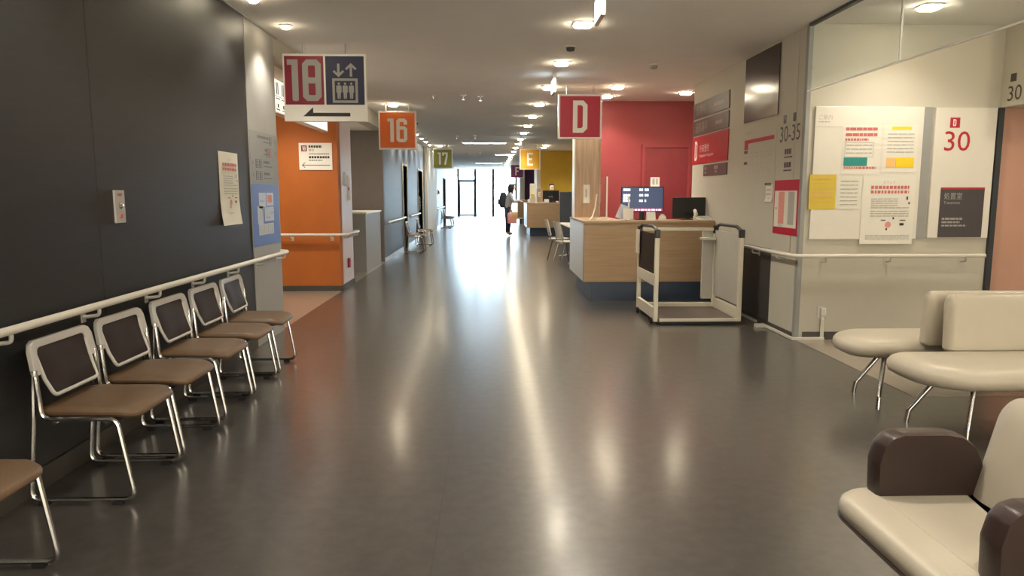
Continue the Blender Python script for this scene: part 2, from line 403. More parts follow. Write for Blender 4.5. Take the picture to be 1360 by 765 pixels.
# end glazing
YE = 44.2
w1 = thing('window_1', (.2, YE, 0), 'bright glazed end wall of the corridor', 'window'); w1['kind'] = 'structure'
for a, b in ((-2.12, -1.95), (-.92, .16), (.16, 1.55), (1.55, 2.6)):
    build('pane', B(a, b, YE - .006, YE + .006, .03, CZ - .02), 'glass_clear', w1)
for x in (-1.95, -.92, .16, 1.55): build('mullion', B(x - .075, x + .075, YE - .1, YE + .1, 0, CZ), 'frame_dark', w1)
build('bottom_rail', B(-2.12, 2.6, YE - .04, YE + .04, 0, .035), 'frame_dark', w1)
build('transom_pane', B(-1.95, -.92, YE - .006, YE + .006, 2.2, CZ - .02), 'glass_clear', w1)
build('transom', B(-1.95, -.92, YE - .05, YE + .05, 2.12, 2.2), 'frame_dark', w1)
ed = build('door_leaf', MB().box(-1.90, -1.82, YE - .03, YE + .03, .04, 2.12).box(-1.02, -.955, YE - .03, YE + .03, .04, 2.12).box(-1.82, -1.02, YE - .03, YE + .03, 2.05, 2.12).box(-1.82, -1.02, YE - .03, YE + .03, .04, .12), 'frame_dark', w1)
build('pane', B(-1.82, -1.02, YE - .006, YE + .006, .12, 2.05), 'glass_clear', ed)
build('door_handle', MB().tube([(-1.74, YE - .07, .8), (-1.74, YE - .07, 1.6)], .015), 'alu', ed, smooth=True)
struct('wall_end_right', B(2.6, 9.2, YE - .1, YE + .1, 0, CZ), 'wall_white', label='white end wall beside the glazing', cat='wall')
struct('wall_end_left', B(-7, -2.4, YE - .1, YE + .1, 0, CZ), 'wall_white', label='white end wall behind the far slate wall', cat='wall')

# right wall with signs (x = XR), room 30 wall (y = YW)
wr = struct('wall_right', B(XR, 3.05, YW + .21, 10.19, 0, CZ), 'wall_white', label='white sign wall between the red counter and room 30', cat='wall')
build('dark_wainscot', B(XR - .008, XR, 7.19, 10.19, .06, .80), 'sign_grey', wr, bevel=.002, label='dark grey lower panel')
build('white_wainscot', B(XR - .008, XR, 6.60, 7.185, .06, .80), 'wall_white', wr, bevel=.002)
struct('baseboard_right', B(XR - .012, XR, 6.6, 10.19, 0, .058), 'base_dark', label='dark skirting under the sign wall', cat='baseboard')
struct('trim_4', MB().box(XR - .008, XR + .035, YW - .008, YW + .05, 0, CZ), 'counter_grey', label='aluminium corner guard at the sign wall end', cat='trim', bevel=.006)
wf = struct('wall_room', B(XR, 4.60, YW, YW + .2, 0, CZ), 'wall_white', label='white wall of room 30 facing the waiting area', cat='wall')
struct('wall_room_right', B(5.75, 9.2, YW, YW + .2, 0, CZ), 'wall_white', label='white wall right of the pink door', cat='wall')
struct('baseboard_room', MB().box(XR + .07, 4.60, YW - .012, YW, 0, .075), 'base_dark', label='dark skirting under the room 30 wall', cat='baseboard')
lintel = struct('trim_5', B(4.60, 9.1, YW - .42, YW + .2, 2.12, CZ), 'wall_white', label='white bulkhead above the pink door', cat='trim')
d30 = struct('door_4', B(4.63, 5.75, YW + .02, YW + .07, .01, 2.12), 'door_pink', label='pink sliding door of room 30', cat='door')
build('door_frame', B(4.58, 4.63, YW - .03, YW + .12, 0, 2.12), 'frame_dark', d30)
build('door_handle', MB().tube([(5.62, YW - .03, .8), (5.62, YW - .03, 1.3)], .014).tube([(5.62, YW + .02, .85), (5.62, YW - .03, .85)], .008).tube([(5.62, YW + .02, 1.25), (5.62, YW - .03, 1.25)], .008), 'alu', d30, smooth=True)
struct('wall_far_right', B(9.0, 9.2, -6.3, YE, 0, CZ), 'wall_white', label='white outer wall of the waiting area', cat='wall')
# red bay
red = struct('wall_red', B(1.5, 5.0, 11.93, 12.1, 0, CZ), 'wall_red', label='crimson wall behind reception counter D', cat='wall')
struct('wall_red_side', B(5.0, 5.2, YW + .2, 12.1, 0, CZ), 'wall_red', label='crimson side wall of the reception bay', cat='wall')
d5 = struct('door_5', B(2.52, 3.22, 11.90, 11.93, 0, 2.10), 'door_red', label='dark red flush door in the crimson wall', cat='door')
build('door_frame', MB().box(2.47, 2.52, 11.885, 11.93, 0, 2.15).box(3.22, 3.27, 11.885, 11.93, 0, 2.15).box(2.52, 3.22, 11.885, 11.93, 2.10, 2.15), 'wall_red', d5)
build('door_handle', MB().tube(fillet([(3.14, 11.9, .9), (3.14, 11.84, .9), (3.04, 11.84, .9)], .02), .01), 'alu', d5, smooth=True)
pil = struct('wall_pillar', B(1.21, 1.56, 10.43, 10.66, 1.016, 2.62), 'wood_pillar', label='pale wood pillar at reception counter D', cat='pillar')
build('edge_strip', B(1.195, 1.21, 10.425, 10.66, 1.016, 2.62), 'white_gloss', pil)
build('edge_strip', B(1.56, 1.575, 10.425, 10.66, 1.016, 2.62), 'wood_counter', pil)
# yellow bay, purple bay
struct('wall_yellow', B(1.75, 6.0, 25.5, 25.7, 0, CZ), 'wall_yellow', label='mustard yellow wall behind counter E', cat='wall')
struct('wall_yellow_side', B(6.0, 6.2, 12.1, 25.7, 0, CZ), 'wall_white', label='white side wall of the yellow bay', cat='wall')
struct('wall_white_column', B(1.62, 1.75, 25.5, 27.0, 0, CZ), 'wall_white', label='white column at the edge of the yellow bay', cat='wall')
struct('wall_purple', B(1.75, 6.0, 37.5, 37.7, 0, CZ), 'wall_purple', label='purple wall behind counter F', cat='wall')
struct('wall_grey_column', B(1.5, 1.75, 37.3, 40.0, 0, CZ), 'wall_white', label='white column at the edge of the purple bay', cat='wall')
struct('wall_purple_side', B(6.0, 6.2, 25.7, YE, 0, CZ), 'wall_white', label='white side wall of the purple bay', cat='wall')
# unseen rear glazing, added as warm fill for the near ceiling and sign faces
w2 = thing('rear_fill_window', (3.4, -6.3, 0), 'unseen tinted glazing behind the viewer, added for warm fill light', 'window'); w2['kind'] = 'structure'
for i in range(8):
    x0 = -2.1 + i * 11.1 / 8
    build('pane', B(x0 + .03, x0 + 11.1 / 8 - .03, -6.306, -6.294, .05, CZ - .05), 'glass_warm_fill', w2)
    build('mullion', B(x0 - .03, x0 + .03, -6.34, -6.26, 0, CZ), 'alu', w2)
struct('wall_back', B(-7.2, -2.15, -6.5, -6.3, 0, CZ), 'wall_white', label='white wall behind the viewer', cat='wall')

# hanging glass smoke screen along x = XR
sm = thing('smoke_screen', (XR, 3.2, 2.25), 'frameless glass smoke curtain hanging from the ceiling by room 30', 'screen')
for a, b in ((5.08, 6.53), (3.62, 5.075), (2.16, 3.615), (.70, 2.155)):
    build('pane', B(XR - .004, XR + .004, a, b, 2.262, CZ - .02), 'glass_clear', sm)
    build('joint', B(XR - .006, XR + .006, a - .006, a + .006, 2.262, CZ - .02), 'alu', sm)
build('bottom_edge', B(XR - .008, XR + .008, .7, 6.53, 2.25, 2.262), 'alu', sm)
build('ceiling_track', B(XR - .02, XR + .02, .7, 6.53, CZ - .025, CZ), 'frame_dark', sm)

# ------------------------------------------------------------------ ceiling fixtures
def downlight(x, y, label, group, s=.145, power=1., spot=True, warm=(1, .92, .79), cone=140, name='ceiling_downlight'):
    t = thing(name, (x, y, CZ - .012), label, 'light', group)
    o = rrect(s + .03, s + .03, .03, 4, x, y); i_ = rrect(s, s, .025, 4, x, y)
    mb = MB(); n = len(o)
    vs = [(a, b, CZ) for a, b in o] + [(a, b, CZ - .01) for a, b in o] + [(a, b, CZ - .01) for a, b in i_] + [(a, b, CZ) for a, b in i_]
    mb.add(vs, [(k * n + j, k * n + (j + 1) % n, (k + 1) * n + (j + 1) % n, (k + 1) * n + j) for k in range(3) for j in range(n)])
    build('trim_ring', mb, 'lamp_trim', t)
    build('lens', MB().loft(i_, [(.012, CZ - .032), (0, CZ - .024), (0, CZ - .005)]), 'lamp_lens', t)
    if spot:
        L = bpy.data.lights.new('bulb', 'SPOT'); L.energy = 85 * power * LAMP; L.color = warm; L.spot_size = R(cone); L.spot_blend = .7; L.shadow_soft_size = s * .45
        l = bpy.data.objects.new('bulb', L); col.objects.link(l); l.parent = t; l.location = (0, 0, -.04)
    return t
for i in range(19):
    downlight(.82, 6.59 + 1.92 * i, 'square downlight in the long central ceiling row', 'central row of downlights', power=1. if i < 7 else .7)
for y in (4.67, 2.75, .83, -1.1, -3.0): downlight(.82, y, 'square downlight in the long central ceiling row', 'central row of downlights')
for y in (10.36, 11.31): downlight(1.785, y, 'square downlight above reception counter D', 'downlights over counter D', power=.8)
for x in (2.9, 4.0): downlight(x, 10.9, 'square downlight above reception counter D', 'downlights over counter D', power=.6)
for y in (22.6, 23.6): downlight(1.72, y, 'square downlight above counter E', 'downlights over counter E', power=.8)
downlight(3.2, 24.0, 'square downlight above counter E', 'downlights over counter E', power=1.)
downlight(-1.63, 12.46, 'square downlight beside the orange 16 sign', None, power=.8)
downlight(-1.57, 22.85, 'square downlight beside the olive 17 sign', None, power=.6)
for x, y in ((3.51, 5.91), (4.9, 5.2), (3.51, 3.6), (5.4, 3.0), (3.51, 1.2), (5.4, .6), (7.2, 4.5), (7.2, 1.0), (3.6, -2), (6, -2)):
    downlight(x, y, 'square downlight over the waiting benches', 'downlights over the waiting area', power=.5 if y > 5.5 else .26)
def low(x, y, z, label, power):              # alcove lamps hang on the lower ceilings
    t = downlight(x, y, label, 'downlights in the lift alcove', power=power); t.location.z -= CZ - z
low(-2.75, 9.1, 2.70, 'square downlight in the lift alcove ceiling', 1.0)
low(-4.6, 8.6, 2.70, 'square downlight in the lift alcove ceiling', 1.0)
for y in (.4, 3.1, 5.85, 6.75): downlight(-1.82, y, 'small wall washing downlight above the charcoal wall', 'wall washers', s=.07, power=.5, cone=110, name='wall_washer')
for y in (16.0, 17.3, 18.6, 19.9, 21.2, 22.5, 24.5, 26.5): downlight(-1.85, y, 'small wall washing downlight along the far slate wall', 'far wall washers', s=.07, power=.6, cone=100, name='wall_washer')
downlight(-2.75, 13.2, 'square downlight in the recessed counter', None, power=.3).location.z -= CZ - 2.58
# linear strips
for (x0, x1, y) in ((-.8, -.55, 21.6), (-.52, .02, 21.6), (.05, .45, 21.6), (.2, .75, 28.0), (-.7, .1, 35.6), (.14, .57, 35.6)):
    t = thing('strip_light', ((x0 + x1) / 2, y, CZ - .02), 'long white recessed strip light in the far ceiling', 'light', 'ceiling strip lights')
    build('housing', MB().box(x0, x1, y - .2, y - .17, CZ - .02, CZ).box(x0, x1, y + .17, y + .2, CZ - .02, CZ), 'lamp_trim', t)
    build('lens', B(x0, x1, y - .17, y + .17, CZ - .015, CZ - .002), 'strip_lens', t)
# sprinklers and detectors
for x, y in ((-.865, 11.3), (-.41, 11.3), (-.15, 11.4), (-.867, 19.2), (-.39, 19.0), (-.8, 27.1), (-.36, 26.7)):
    t = thing('sprinkler', (x, y, CZ - .07), 'small metal sprinkler head under the ceiling', 'sprinkler', 'ceiling sprinklers')
    build('escutcheon', MB().lathe([(.045, CZ - .008), (.045, CZ)], (x, y, 0)), 'white_gloss', t, smooth=True)
    build('head', MB().lathe([(.022, CZ - .07), (.022, CZ - .064), (.008, CZ - .06), (.01, CZ - .03), (.016, CZ - .008)], (x, y, 0), 12), 'chrome', t, smooth=True)
def ceiling_disc(x, y, name, label, m, r=.055):
    t = thing(name, (x, y, CZ - .05), label, 'detector')
    build('base', MB().lathe([(r, CZ - .012), (r, CZ)], (x, y, 0)), 'white_gloss', t, smooth=True)
    build('dome', MB().lathe([(r * .3, CZ - .05), (r * .7, CZ - .045), (r * .85, CZ - .012)], (x, y, 0)), m, t, smooth=True)
ceiling_disc(.82, 7.6, 'smoke_detector', 'dark round detector between the first two downlights', 'dark_thing')
ceiling_disc(-1.55, 15.5, 'smoke_detector', 'small dark ceiling detector beyond the orange 16 sign', 'dark_thing')
ceiling_disc(1.9, 8.6, 'smoke_detector', 'small ceiling detector before the red bay', 'panel_grey')
# emergency signs seen edge-on
for y, lab in ((5.45, 'white emergency exit sign seen edge-on before the first downlight'), (9.35, 'white emergency exit sign seen edge-on near the red D sign'), (19.4, 'white emergency exit sign seen edge-on near the E sign')):
    t = thing('exit_sign', (.80, y, 2.62), lab, 'sign')
    build('hanger', MB().box(.785, .815, y - .03, y + .03, CZ - .06, CZ), 'lamp_trim', t)
    build('case', B(.785, .815, y - .17, y + .17, 2.60, 2.78), 'alu', t, bevel=.003)
    build('glowing_face', MB().box(.782, .785, y - .155, y + .155, 2.615, 2.765).box(.815, .818, y - .155, y + .155, 2.615, 2.765), 'exit_face', t)

# ------------------------------------------------------------------ hanging square signs
GLY = {}
def ring(x0, y0, x1, y1, c): return [(x0 + c, y0), (x1 - c, y0), (x1, y0 + c), (x1, y1 - c), (x1 - c, y1), (x0 + c, y1), (x0, y1 - c), (x0, y0 + c)]
def glyph(mb, F, ch, u, v, h, d):
    t = .145; a = t / 2; w = .46; S = lambda pts: [(u + x * h, v + y * h) for x, y in pts]
    rb = lambda pts, cl=False, e=0: mb.ribbon(F, S(pts), t * h, d + e, cl)
    if ch == '1': mb.poly(F, S([(0, 1), (0, .87), (.11, .87), (.11, .03), (.14, 0), (.235, 0), (.265, .03), (.265, 1)]), d); return .265
    if ch == '8': rb(ring(a, a, w - a, 1 - a, .06), True); rb([(a, .5), (w - a, .5)], False, .0007); return w
    if ch == '6': rb(ring(a, a, w - a, .60, .06), True); rb([(w - a, .74), (w - a, 1 - a - .06), (w - a - .06, 1 - a), (a + .06, 1 - a), (a, 1 - a - .06), (a, .5)], False, .0007); return w
    if ch == '7': rb([(a, .74), (a, 1 - a), (w - a, 1 - a), (w - a, .72), (w * .5, 0)]); return w
    if ch == 'D': rb([(a, a), (w - a - .09, a), (w - a, a + .09), (w - a, 1 - a - .09), (w - a - .09, 1 - a), (a, 1 - a)], True); return w
    if ch == 'E': rb([(w, a), (a, a), (a, 1 - a), (w, 1 - a)]); rb([(a, .5), (w - .06, .5)], False, .0007); return w
    if ch == 'F': rb([(a, 0), (a, 1 - a), (w, 1 - a)]); rb([(a, .5), (w - .06, .5)], False, .0007); return w
def square_sign(txt, x0, y, z1, s, m, label, htxt=.62):
    x1 = x0 + s; z0 = z1 - s; F = face_front(y); t = thing('hanging_sign', ((x0 + x1) / 2, y + .03, z0), label, 'sign', 'hanging counter signs')
    build('case', B(x0, x1, y, y + .06, z0, z1), 'sign_white', t, bevel=.004)
    build('colour_panel', MB().slab(F, x0 + .026, z0 + .026, x1 - .026, z1 - .026, 0, .003), m, t)
    mb = MB(); h = s * htxt; gap = .11 * h
    W = {'1': .265}; tw = sum(W.get(c, .46) * h for c in txt) + gap * (len(txt) - 1); u = (x0 + x1) / 2 - tw / 2
    for c in txt: u += glyph(mb, F, c, u, z0 + (s - h) / 2, h, .0045) * h + gap
    build('lettering', mb, 'sign_white', t)
    for x in (x0 + .12, x1 - .12): build('hanger', MB().tube([(x, y + .03, z1 - .01), (x, y + .03, CZ)], .008), 'alu', t, smooth=True)
square_sign('D', .945, 10.25, 2.72, .61, 'sign_crimson', 'square crimson hanging sign reading D above the red bay', .72)
square_sign('16', -1.87, 12.40, 2.72, .63, 'sign_orange', 'square orange hanging sign reading 16 by the recessed counter')
square_sign('17', -1.76, 22.5, 2.72, .60, 'sign_olive', 'square olive green hanging sign reading 17')
square_sign('E', .90, 22.5, 2.72, .63, 'sign_yellow', 'square yellow hanging sign reading E')
square_sign('F', .95, 34.5, 2.72, .62, 'sign_purple', 'square purple hanging sign reading F')

# the 18 / lift sign
y18 = 7.5; x0, x1, z0, z1 = -2.07, -1.245, 2.075, 2.735; F = face_front(y18)
t = thing('hanging_sign', (-1.66, y18 + .03, z0), 'wide hanging sign with maroon 18, navy lift pictogram and black arrow', 'sign', 'hanging counter signs')
build('case', B(x0, x1, y18, y18 + .06, z0, z1), 'sign_white', t, bevel=.004)
zm = z0 + .165; xm = (x0 + x1) / 2
build('colour_panel', MB().slab(F, x0 + .018, zm, xm - .008, z1 - .022, 0, .003), 'sign_maroon', t, label='maroon square')
build('colour_panel', MB().slab(F, xm + .012, zm, x1 - .018, z1 - .022, 0, .003), 'sign_navy', t, label='navy square')
mb = MB(); h = .405; gl = 'sign_white'
u = x0 + .045
u += glyph(mb, F, '1', u, zm + .034, h, .0045) * h + .042; glyph(mb, F, '8', u, zm + .034, h, .0045)
build('lettering', mb, 'panel_grey', t)
mb = MB(); cx = (xm + .012 + x1 - .018) / 2
mb.ribbon(F, [(cx - .115, zm + .03), (cx + .115, zm + .03), (cx + .115, zm + .245), (cx - .115, zm + .245)], .024, .0045, True)
for k in (-1, 0, 1):                         # three standing figures
    c = cx + k * .062
    hd = [(c + .0115 * math.cos(a * math.pi / 5), zm + .205 + .0125 * math.sin(a * math.pi / 5)) for a in range(10)]
    mb.poly(F, hd, .0045)
    mb.poly(F, [(c - .02, zm + .188), (c - .026, zm + .178), (c - .026, zm + .12), (c - .018, zm + .12), (c - .015, zm + .058), (c - .002, zm + .058), (c, zm + .115), (c + .002, zm + .058), (c + .015, zm + .058), (c + .018, zm + .12), (c + .026, zm + .12), (c + .026, zm + .178), (c + .02, zm + .188)], .0045)
for sx, up in ((-.062, -1), (.062, 1)):
    c = cx + sx; a, b = zm + .275, zm + .40
    lo, hi = (a, b) if up > 0 else (b, a)
    mb.ribbon(F, [(c, lo), (c, hi - up * .02)], .024, .0045)
    mb.ribbon(F, [(c - .05, hi - up * .055), (c, hi - up * .008), (c + .05, hi - up * .055)], .022, .0047)
build('pictogram', mb, 'panel_grey', t)
build('arrow', MB().poly(F, [(x0 + .19, zm - .115), (x0 + .66, zm - .115), (x0 + .66, zm - .08), (x0 + .29, zm - .08), (x0 + .29, zm - .025)], .0015), 'ink', t)
for x in (x0 + .2, x1 - .2): build('hanger', MB().tube([(x, y18 + .03, z1 - .01), (x, y18 + .03, CZ)], .009), 'alu', t, smooth=True)

# lit pictogram box under the alcove header
t = thing('light_box_sign', (-2.2, 8.6, 2.17), 'backlit white pictogram box under the alcove header', 'sign')
build('case', B(-2.26, -2.18, 7.30, 9.95, 2.17, 2.52), 'white_gloss', t, bevel=.004)
F = face_left(-2.18)
build('lit_face', MB().slab(F, 7.32, 2.185, 9.93, 2.505, 0, .003), 'lightbox', t)
build('hanger', MB().box(-2.23, -2.21, 7.5, 7.53, 2.52, 2.66).box(-2.23, -2.21, 9.5, 9.53, 2.52, 2.66), 'alu', t)
mb = MB()
for u in (7.62, 7.82, 8.3, 8.5):
    mb.slab(F, u, 2.36, u + .03, 2.48, .003, .004); mb.slab(F, u + .05, 2.36, u + .08, 2.48, .003, .004)
    mb.ribbon(F, [(u - .01, 2.21), (u + .12, 2.21), (u + .12, 2.32), (u - .01, 2.32)], .012, .004, True); mb.slab(F, u + .03, 2.23, u + .08, 2.27, .003, .004)
mb.slab(F, 7.32, 2.338, 9.93, 2.344, .003, .004)
build('pictogram', mb, 'ink', t)

# ------------------------------------------------------------------ handrails
def handrail(pts, brackets, label, r=.019):
    p = fillet(pts, .06, 6); t = thing('handrail', tuple(p[len(p) // 2]), label, 'handrail', 'wall handrails')
    build('rail', MB().tube(p, r, 12), 'rail_white', t, smooth=True)
    for (bx, by, wx, wy) in brackets:        # under the rail, back to the wall
        z = pts[0][2]
        n = Vector((wx - bx, wy - by, 0)); n.normalize(); s_ = Vector((-n.y, n.x, 0))
        build('bracket', MB().tube(fillet([(bx, by, z - r * .6), (bx, by, z - .05), (wx, wy, z - .06)], .025), .009, 8)
              .bar(Vector((wx, wy, z - .06)) - n * .004, Vector((wx, wy, z - .06)) - n * .0005, .04, .055), 'bracket', t, smooth=True)
zr = .79
handrail([(-1.985, -4, zr), (-1.985, 7.12, zr), (-2.06, 7.16, zr)], [(-1.985, .28 + .68 * i, XL, .28 + .68 * i) for i in range(9)] + [(-1.985, 6.40, XL + .004, 6.40), (-1.985, 7.02, XL + .004, 7.02)], 'white handrail above the row of brown chairs')
handrail([(-5.5, 10.03, zr), (-2.00, 10.03, zr), (-2.00, 11.05, zr), (-2.08, 11.05, zr)], [(x, 10.03, x, 10.12) for x in (-4.2, -3.3, -2.75, -2.2)] + [(-2.0, y, -2.09, y) for y in (10.35, 10.65, 10.95)], 'white handrail wrapping the orange wall corner')
handrail([(-2.04, 14.55, zr), (-2.04, 17.6, zr), (-2.11, 17.64, zr)], [(-2.04, y, -2.12, y) for y in (14.8, 15.6, 16.4, 17.2)], 'white handrail between the counter recess and the dark door')
handrail([(-2.04, 18.66, zr), (-2.04, 21.25, zr), (-2.11, 21.29, zr)], [(-2.04, y, -2.12, y) for y in (18.9, 19.8, 20.8)], 'white handrail between the dark door and the white door')
handrail([(-2.04, 27.7, zr), (-2.04, 32.5, zr), (-2.11, 32.54, zr)], [(-2.04, y, -2.12, y) for y in (28, 29.5, 31, 32.2)], 'white handrail beyond the white column')
handrail([(2.745, 8.95, zr), (2.745, 6.465, zr), (4.52, 6.465, zr)], [(2.745, y, XR - .008, y) for y in (8.7, 8.1, 7.5, 6.85)] + [(x, 6.465, x, YW) for x in (3.05, 3.65, 4.35)], 'white handrail around the room 30 corner')

# ------------------------------------------------------------------ left wall fittings
F = face_left(XL)
t = thing('call_button', (XL, 4.108, 1.19), 'pinkish grey emergency call plate on the charcoal wall', 'switch')
build('plate', MB().slab(F, 4.055, 1.19, 4.162, 1.37, 0, .012), 'plastic_grey', t, bevel=.003)
build('button', MB().lathe([(.020, 0), (.020, .008), (.012, .012)], seg=14).xf(Matrix.Translation((XL + .012, 4.108, 1.285)) @ Matrix.Rotation(R(90), 4, 'Y')), 'chrome', t, smooth=True)
build('lamp', MB().lathe([(.014, 0), (.012, .006)], seg=12).xf(Matrix.Translation((XL + .012, 4.108, 1.228)) @ Matrix.Rotation(R(90), 4, 'Y')), 'ink_red', t, smooth=True)
build('label_print', MB().rect(F, 4.085, 1.338, 4.132, 1.352, .0125), 'ink_red', t)

def dashes(mb, F, u0, u1, v, h, d, seed=0, dash=(.012, .03), gap=.006, fill=1.):
    rnd = random.Random(seed); u = u0; end = u0 + (u1 - u0) * fill
    while u < end:
        w = min(rnd.uniform(*dash), end - u); mb.rect(F, u, v, u + w, v + h, d); u += w + gap
def paper(name, F, u0, v0, u1, v1, label, m='paper', curl=.012, cat='poster', d=.004, group=None):
    n = 6; vs = []; fs = []
    for j in range(n + 1):
        for i in range(3):
            tt = j / n; vs.append(F.p(u0 + (u1 - u0) * i / 2, v1 + (v0 - v1) * tt, d + (curl * max(0, tt - .6) ** 2 * 6 if i != 1 else curl * max(0, tt - .6) ** 2 * 3)))
    for j in range(n):
        for i in range(2): a = j * 3 + i; fs.append((a + 3, a + 4, a + 1, a))
    k = len(vs); vs += [v - F.N * .0015 for v in vs]
    fs += [tuple(i + k for i in reversed(f)) for f in fs]
    return build(name, MB().add(vs, fs), m, None, label=label, cat=cat, group=group)

def notice(F, u0, v0, u1, v1, parent, s=0):   # the "why are you asked to..." notice, twice in the place
    w = u1 - u0; h = v1 - v0; d = .0065
    mb = MB(); mb.text(F, 'どうして', u0 + w * .5, v1 - h * .125, h * .04, d, align='c'); build('title', mb, 'ink_grey', parent)
    mb = MB(); dashes(mb, F, u0 + w * .16, u1 - w * .12, v1 - h * .20, h * .045, d, s + 1, (.018, .034), .008); dashes(mb, F, u0 + w * .16, u1 - w * .12, v1 - h * .265, h * .04, d, s + 2, (.014, .026), .010)
    build('red_print', mb, 'ink_red', parent)
    mb = MB()
    for k in range(5): dashes(mb, F, u0 + w * .17, u1 - w * (.32 if k < 4 else .1), v1 - h * (.35 + k * .032), h * .012, d, s + k + 5, (.03, .09), .006)
    for k in range(3): dashes(mb, F, u0 + w * .17, u1 - w * .1, v1 - h * (.53 + k * .035), h * .014, d, s + k + 11, (.03, .09), .006)
    for k in range(3): dashes(mb, F, u0 + w * .1, u1 - w * .06, v1 - h * (.88 + k * .025), h * .01, d, s + k + 17, (.03, .09), .006)
    build('body_print', mb, 'ink_grey', parent)
    mb = MB()
    for (a, b, ww, hh) in ((.84, .36, .03, .05), (.88, .42, .03, .03), (.38, .66, .09, .012), (.60, .64, .03, .03), (.74, .66, .11, .012), (.74, .73, .08, .035), (.48, .80, .03, .03)):
        mb.rect(F, u0 + w * a, v1 - h * b, u0 + w * (a + ww), v1 - h * (b - hh), d)
    build('drawing', mb, 'ink', parent)
    build('drawing', MB().poly(F, [(u0 + w * .52 + w * .06 * math.cos(k), v1 - h * .72 + w * .06 * math.sin(k)) for k in [i * .785 for i in range(8)]], d), 'ink_pink', parent)

p = paper('notice_poster', F, 5.64, 1.105, 6.06, 1.675, 'white notice taped on the charcoal wall', 'paper_warm', curl=.02, d=.002)
notice(F, 5.64, 1.13, 6.06, 1.675, p, 30)

# directory print on the grey column + blue floor map
F = face_left(XL + .004)
t = thing('directory_panel', (XL + .004, 6.78, 1.44), 'grey wayfinding directory on the light grey column', 'sign')
build('board', MB().slab(F, 6.375, 1.445, 7.185, 1.90, 0, .003), 'counter_grey', t)
for k, v in enumerate((1.80, 1.69, 1.58, 1.475)):
    mb = MB()
    if k < 2:
        mb.slab(F, 6.93, v, 7.0, v + .075, .003, .004); mb.text(F, '↑', 7.08, v + .01, .05, .0045)
        dashes(mb, F, 6.58 + .2 * k, 6.9, v + .045, .022, .0045, 50 + k, (.02, .04), .008); dashes(mb, F, 6.75, 6.9, v + .012, .01, .0045, 60 + k)
        if k: mb.slab(F, 6.84, v, 6.91, v + .075, .003, .004)
    else:
        mb.text(F, '←', 6.41, v + .02, .04, .0045)
        mb.slab(F, 6.51, v, 6.58, v + .075, .003, .004); mb.slab(F, 6.61, v, 6.68, v + .075, .003, .004)
        dashes(mb, F, 6.73, 6.9, v + .045, .022, .0045, 70 + k, (.02, .04), .008); dashes(mb, F, 6.73, 6.98, v + .012, .01, .0045, 80 + k)
    build('lettering', mb, 'sign_grey', t)
mb = MB(); mb.slab(F, 6.93, 1.692, 6.998, 1.763, .0042, .0047); build('pictogram', mb, 'ink_red', t)
mb = MB()
for u, v in ((6.945, 1.81), (6.855, 1.70), (6.95, 1.70), (6.525, 1.59), (6.625, 1.59), (6.525, 1.485), (6.625, 1.485)): mb.ribbon(F, [(u, v), (u + .04, v), (u + .04, v + .055), (u, v + .055)], .008, .005, True); mb.rect(F, u + .014, v + .015, u + .026, v + .042, .005)
build('pictogram', mb, 'panel_grey', t)
t = thing('floor_map', (XL + .004, 6.78, .88), 'blue floor plan poster below the wayfinding directory', 'poster')
build('board', MB().slab(F, 6.375, .885, 7.165, 1.44, 0, .003), 'map_blue', t)
mb = MB()
for a in ((6.55, 1.22, 6.75, 1.36), (6.77, 1.24, 6.98, 1.36), (6.50, 1.08, 6.66, 1.24), (6.70, 1.10, 6.98, 1.23)): mb.rect(F, *a, .0035)
mb.rect(F, 6.52, .98, 6.96, 1.08, .0035)
build('plan_print', mb, 'map_pale', t)
mb = MB()
for i in range(7): mb.rect(F, 6.56 + .056 * i, .99, 6.572 + .056 * i, 1.07, .004)
for a in ((6.56, 1.12, 6.58, 1.2), (6.62, 1.14, 6.63, 1.22), (6.74, 1.13, 6.86, 1.14), (6.88, 1.17, 6.96, 1.18), (6.58, 1.28, 6.7, 1.29)): mb.rect(F, *a, .004)
build('plan_lines', mb, 'ink_grey', t)
build('plan_zone', MB().rect(F, 6.80, 1.27, 6.93, 1.34, .004), 'ink_pink', t)

# orange wall sign
F = face_front(10.12)
t = thing('wall_sign', (-2.39, 10.12, 1.67), 'white sign with 18 and a left arrow on the orange wall', 'sign')
build('board', MB().slab(F, -2.615, 1.675, -2.165, 2.04, 0, .012), 'sign_white', t, bevel=.002)
build('number_block', MB().slab(F, -2.582, 1.925, -2.505, 2.005, .012, .014), 'sign_maroon', t)
mb = MB(); u = -2.567; u += glyph(mb, F, '1', u, 1.937, .055, .0146) * .055 + .006; glyph(mb, F, '8', u, 1.937, .055, .0146); build('lettering', mb, 'sign_white', t)
mb = MB(); dashes(mb, F, -2.48, -2.30, 1.975, .03, .0128, 3, (.022, .034), .007); mb.text(F, '受付', -2.48, 1.925, .034, .0128); dashes(mb, F, -2.48, -2.20, 1.885, .012, .0128, 4)
dashes(mb, F, -2.48, -2.195, 1.832, .03, .0128, 5, (.022, .032), .007); dashes(mb, F, -2.48, -2.30, 1.80, .012, .0128, 6)
mb.ribbon(F, [(-2.565, 1.74), (-2.195, 1.74)], .008, .0128); mb.ribbon(F, [(-2.535, 1.775), (-2.572, 1.74), (-2.535, 1.705)], .009, .0129)
build('print', mb, 'ink', t)
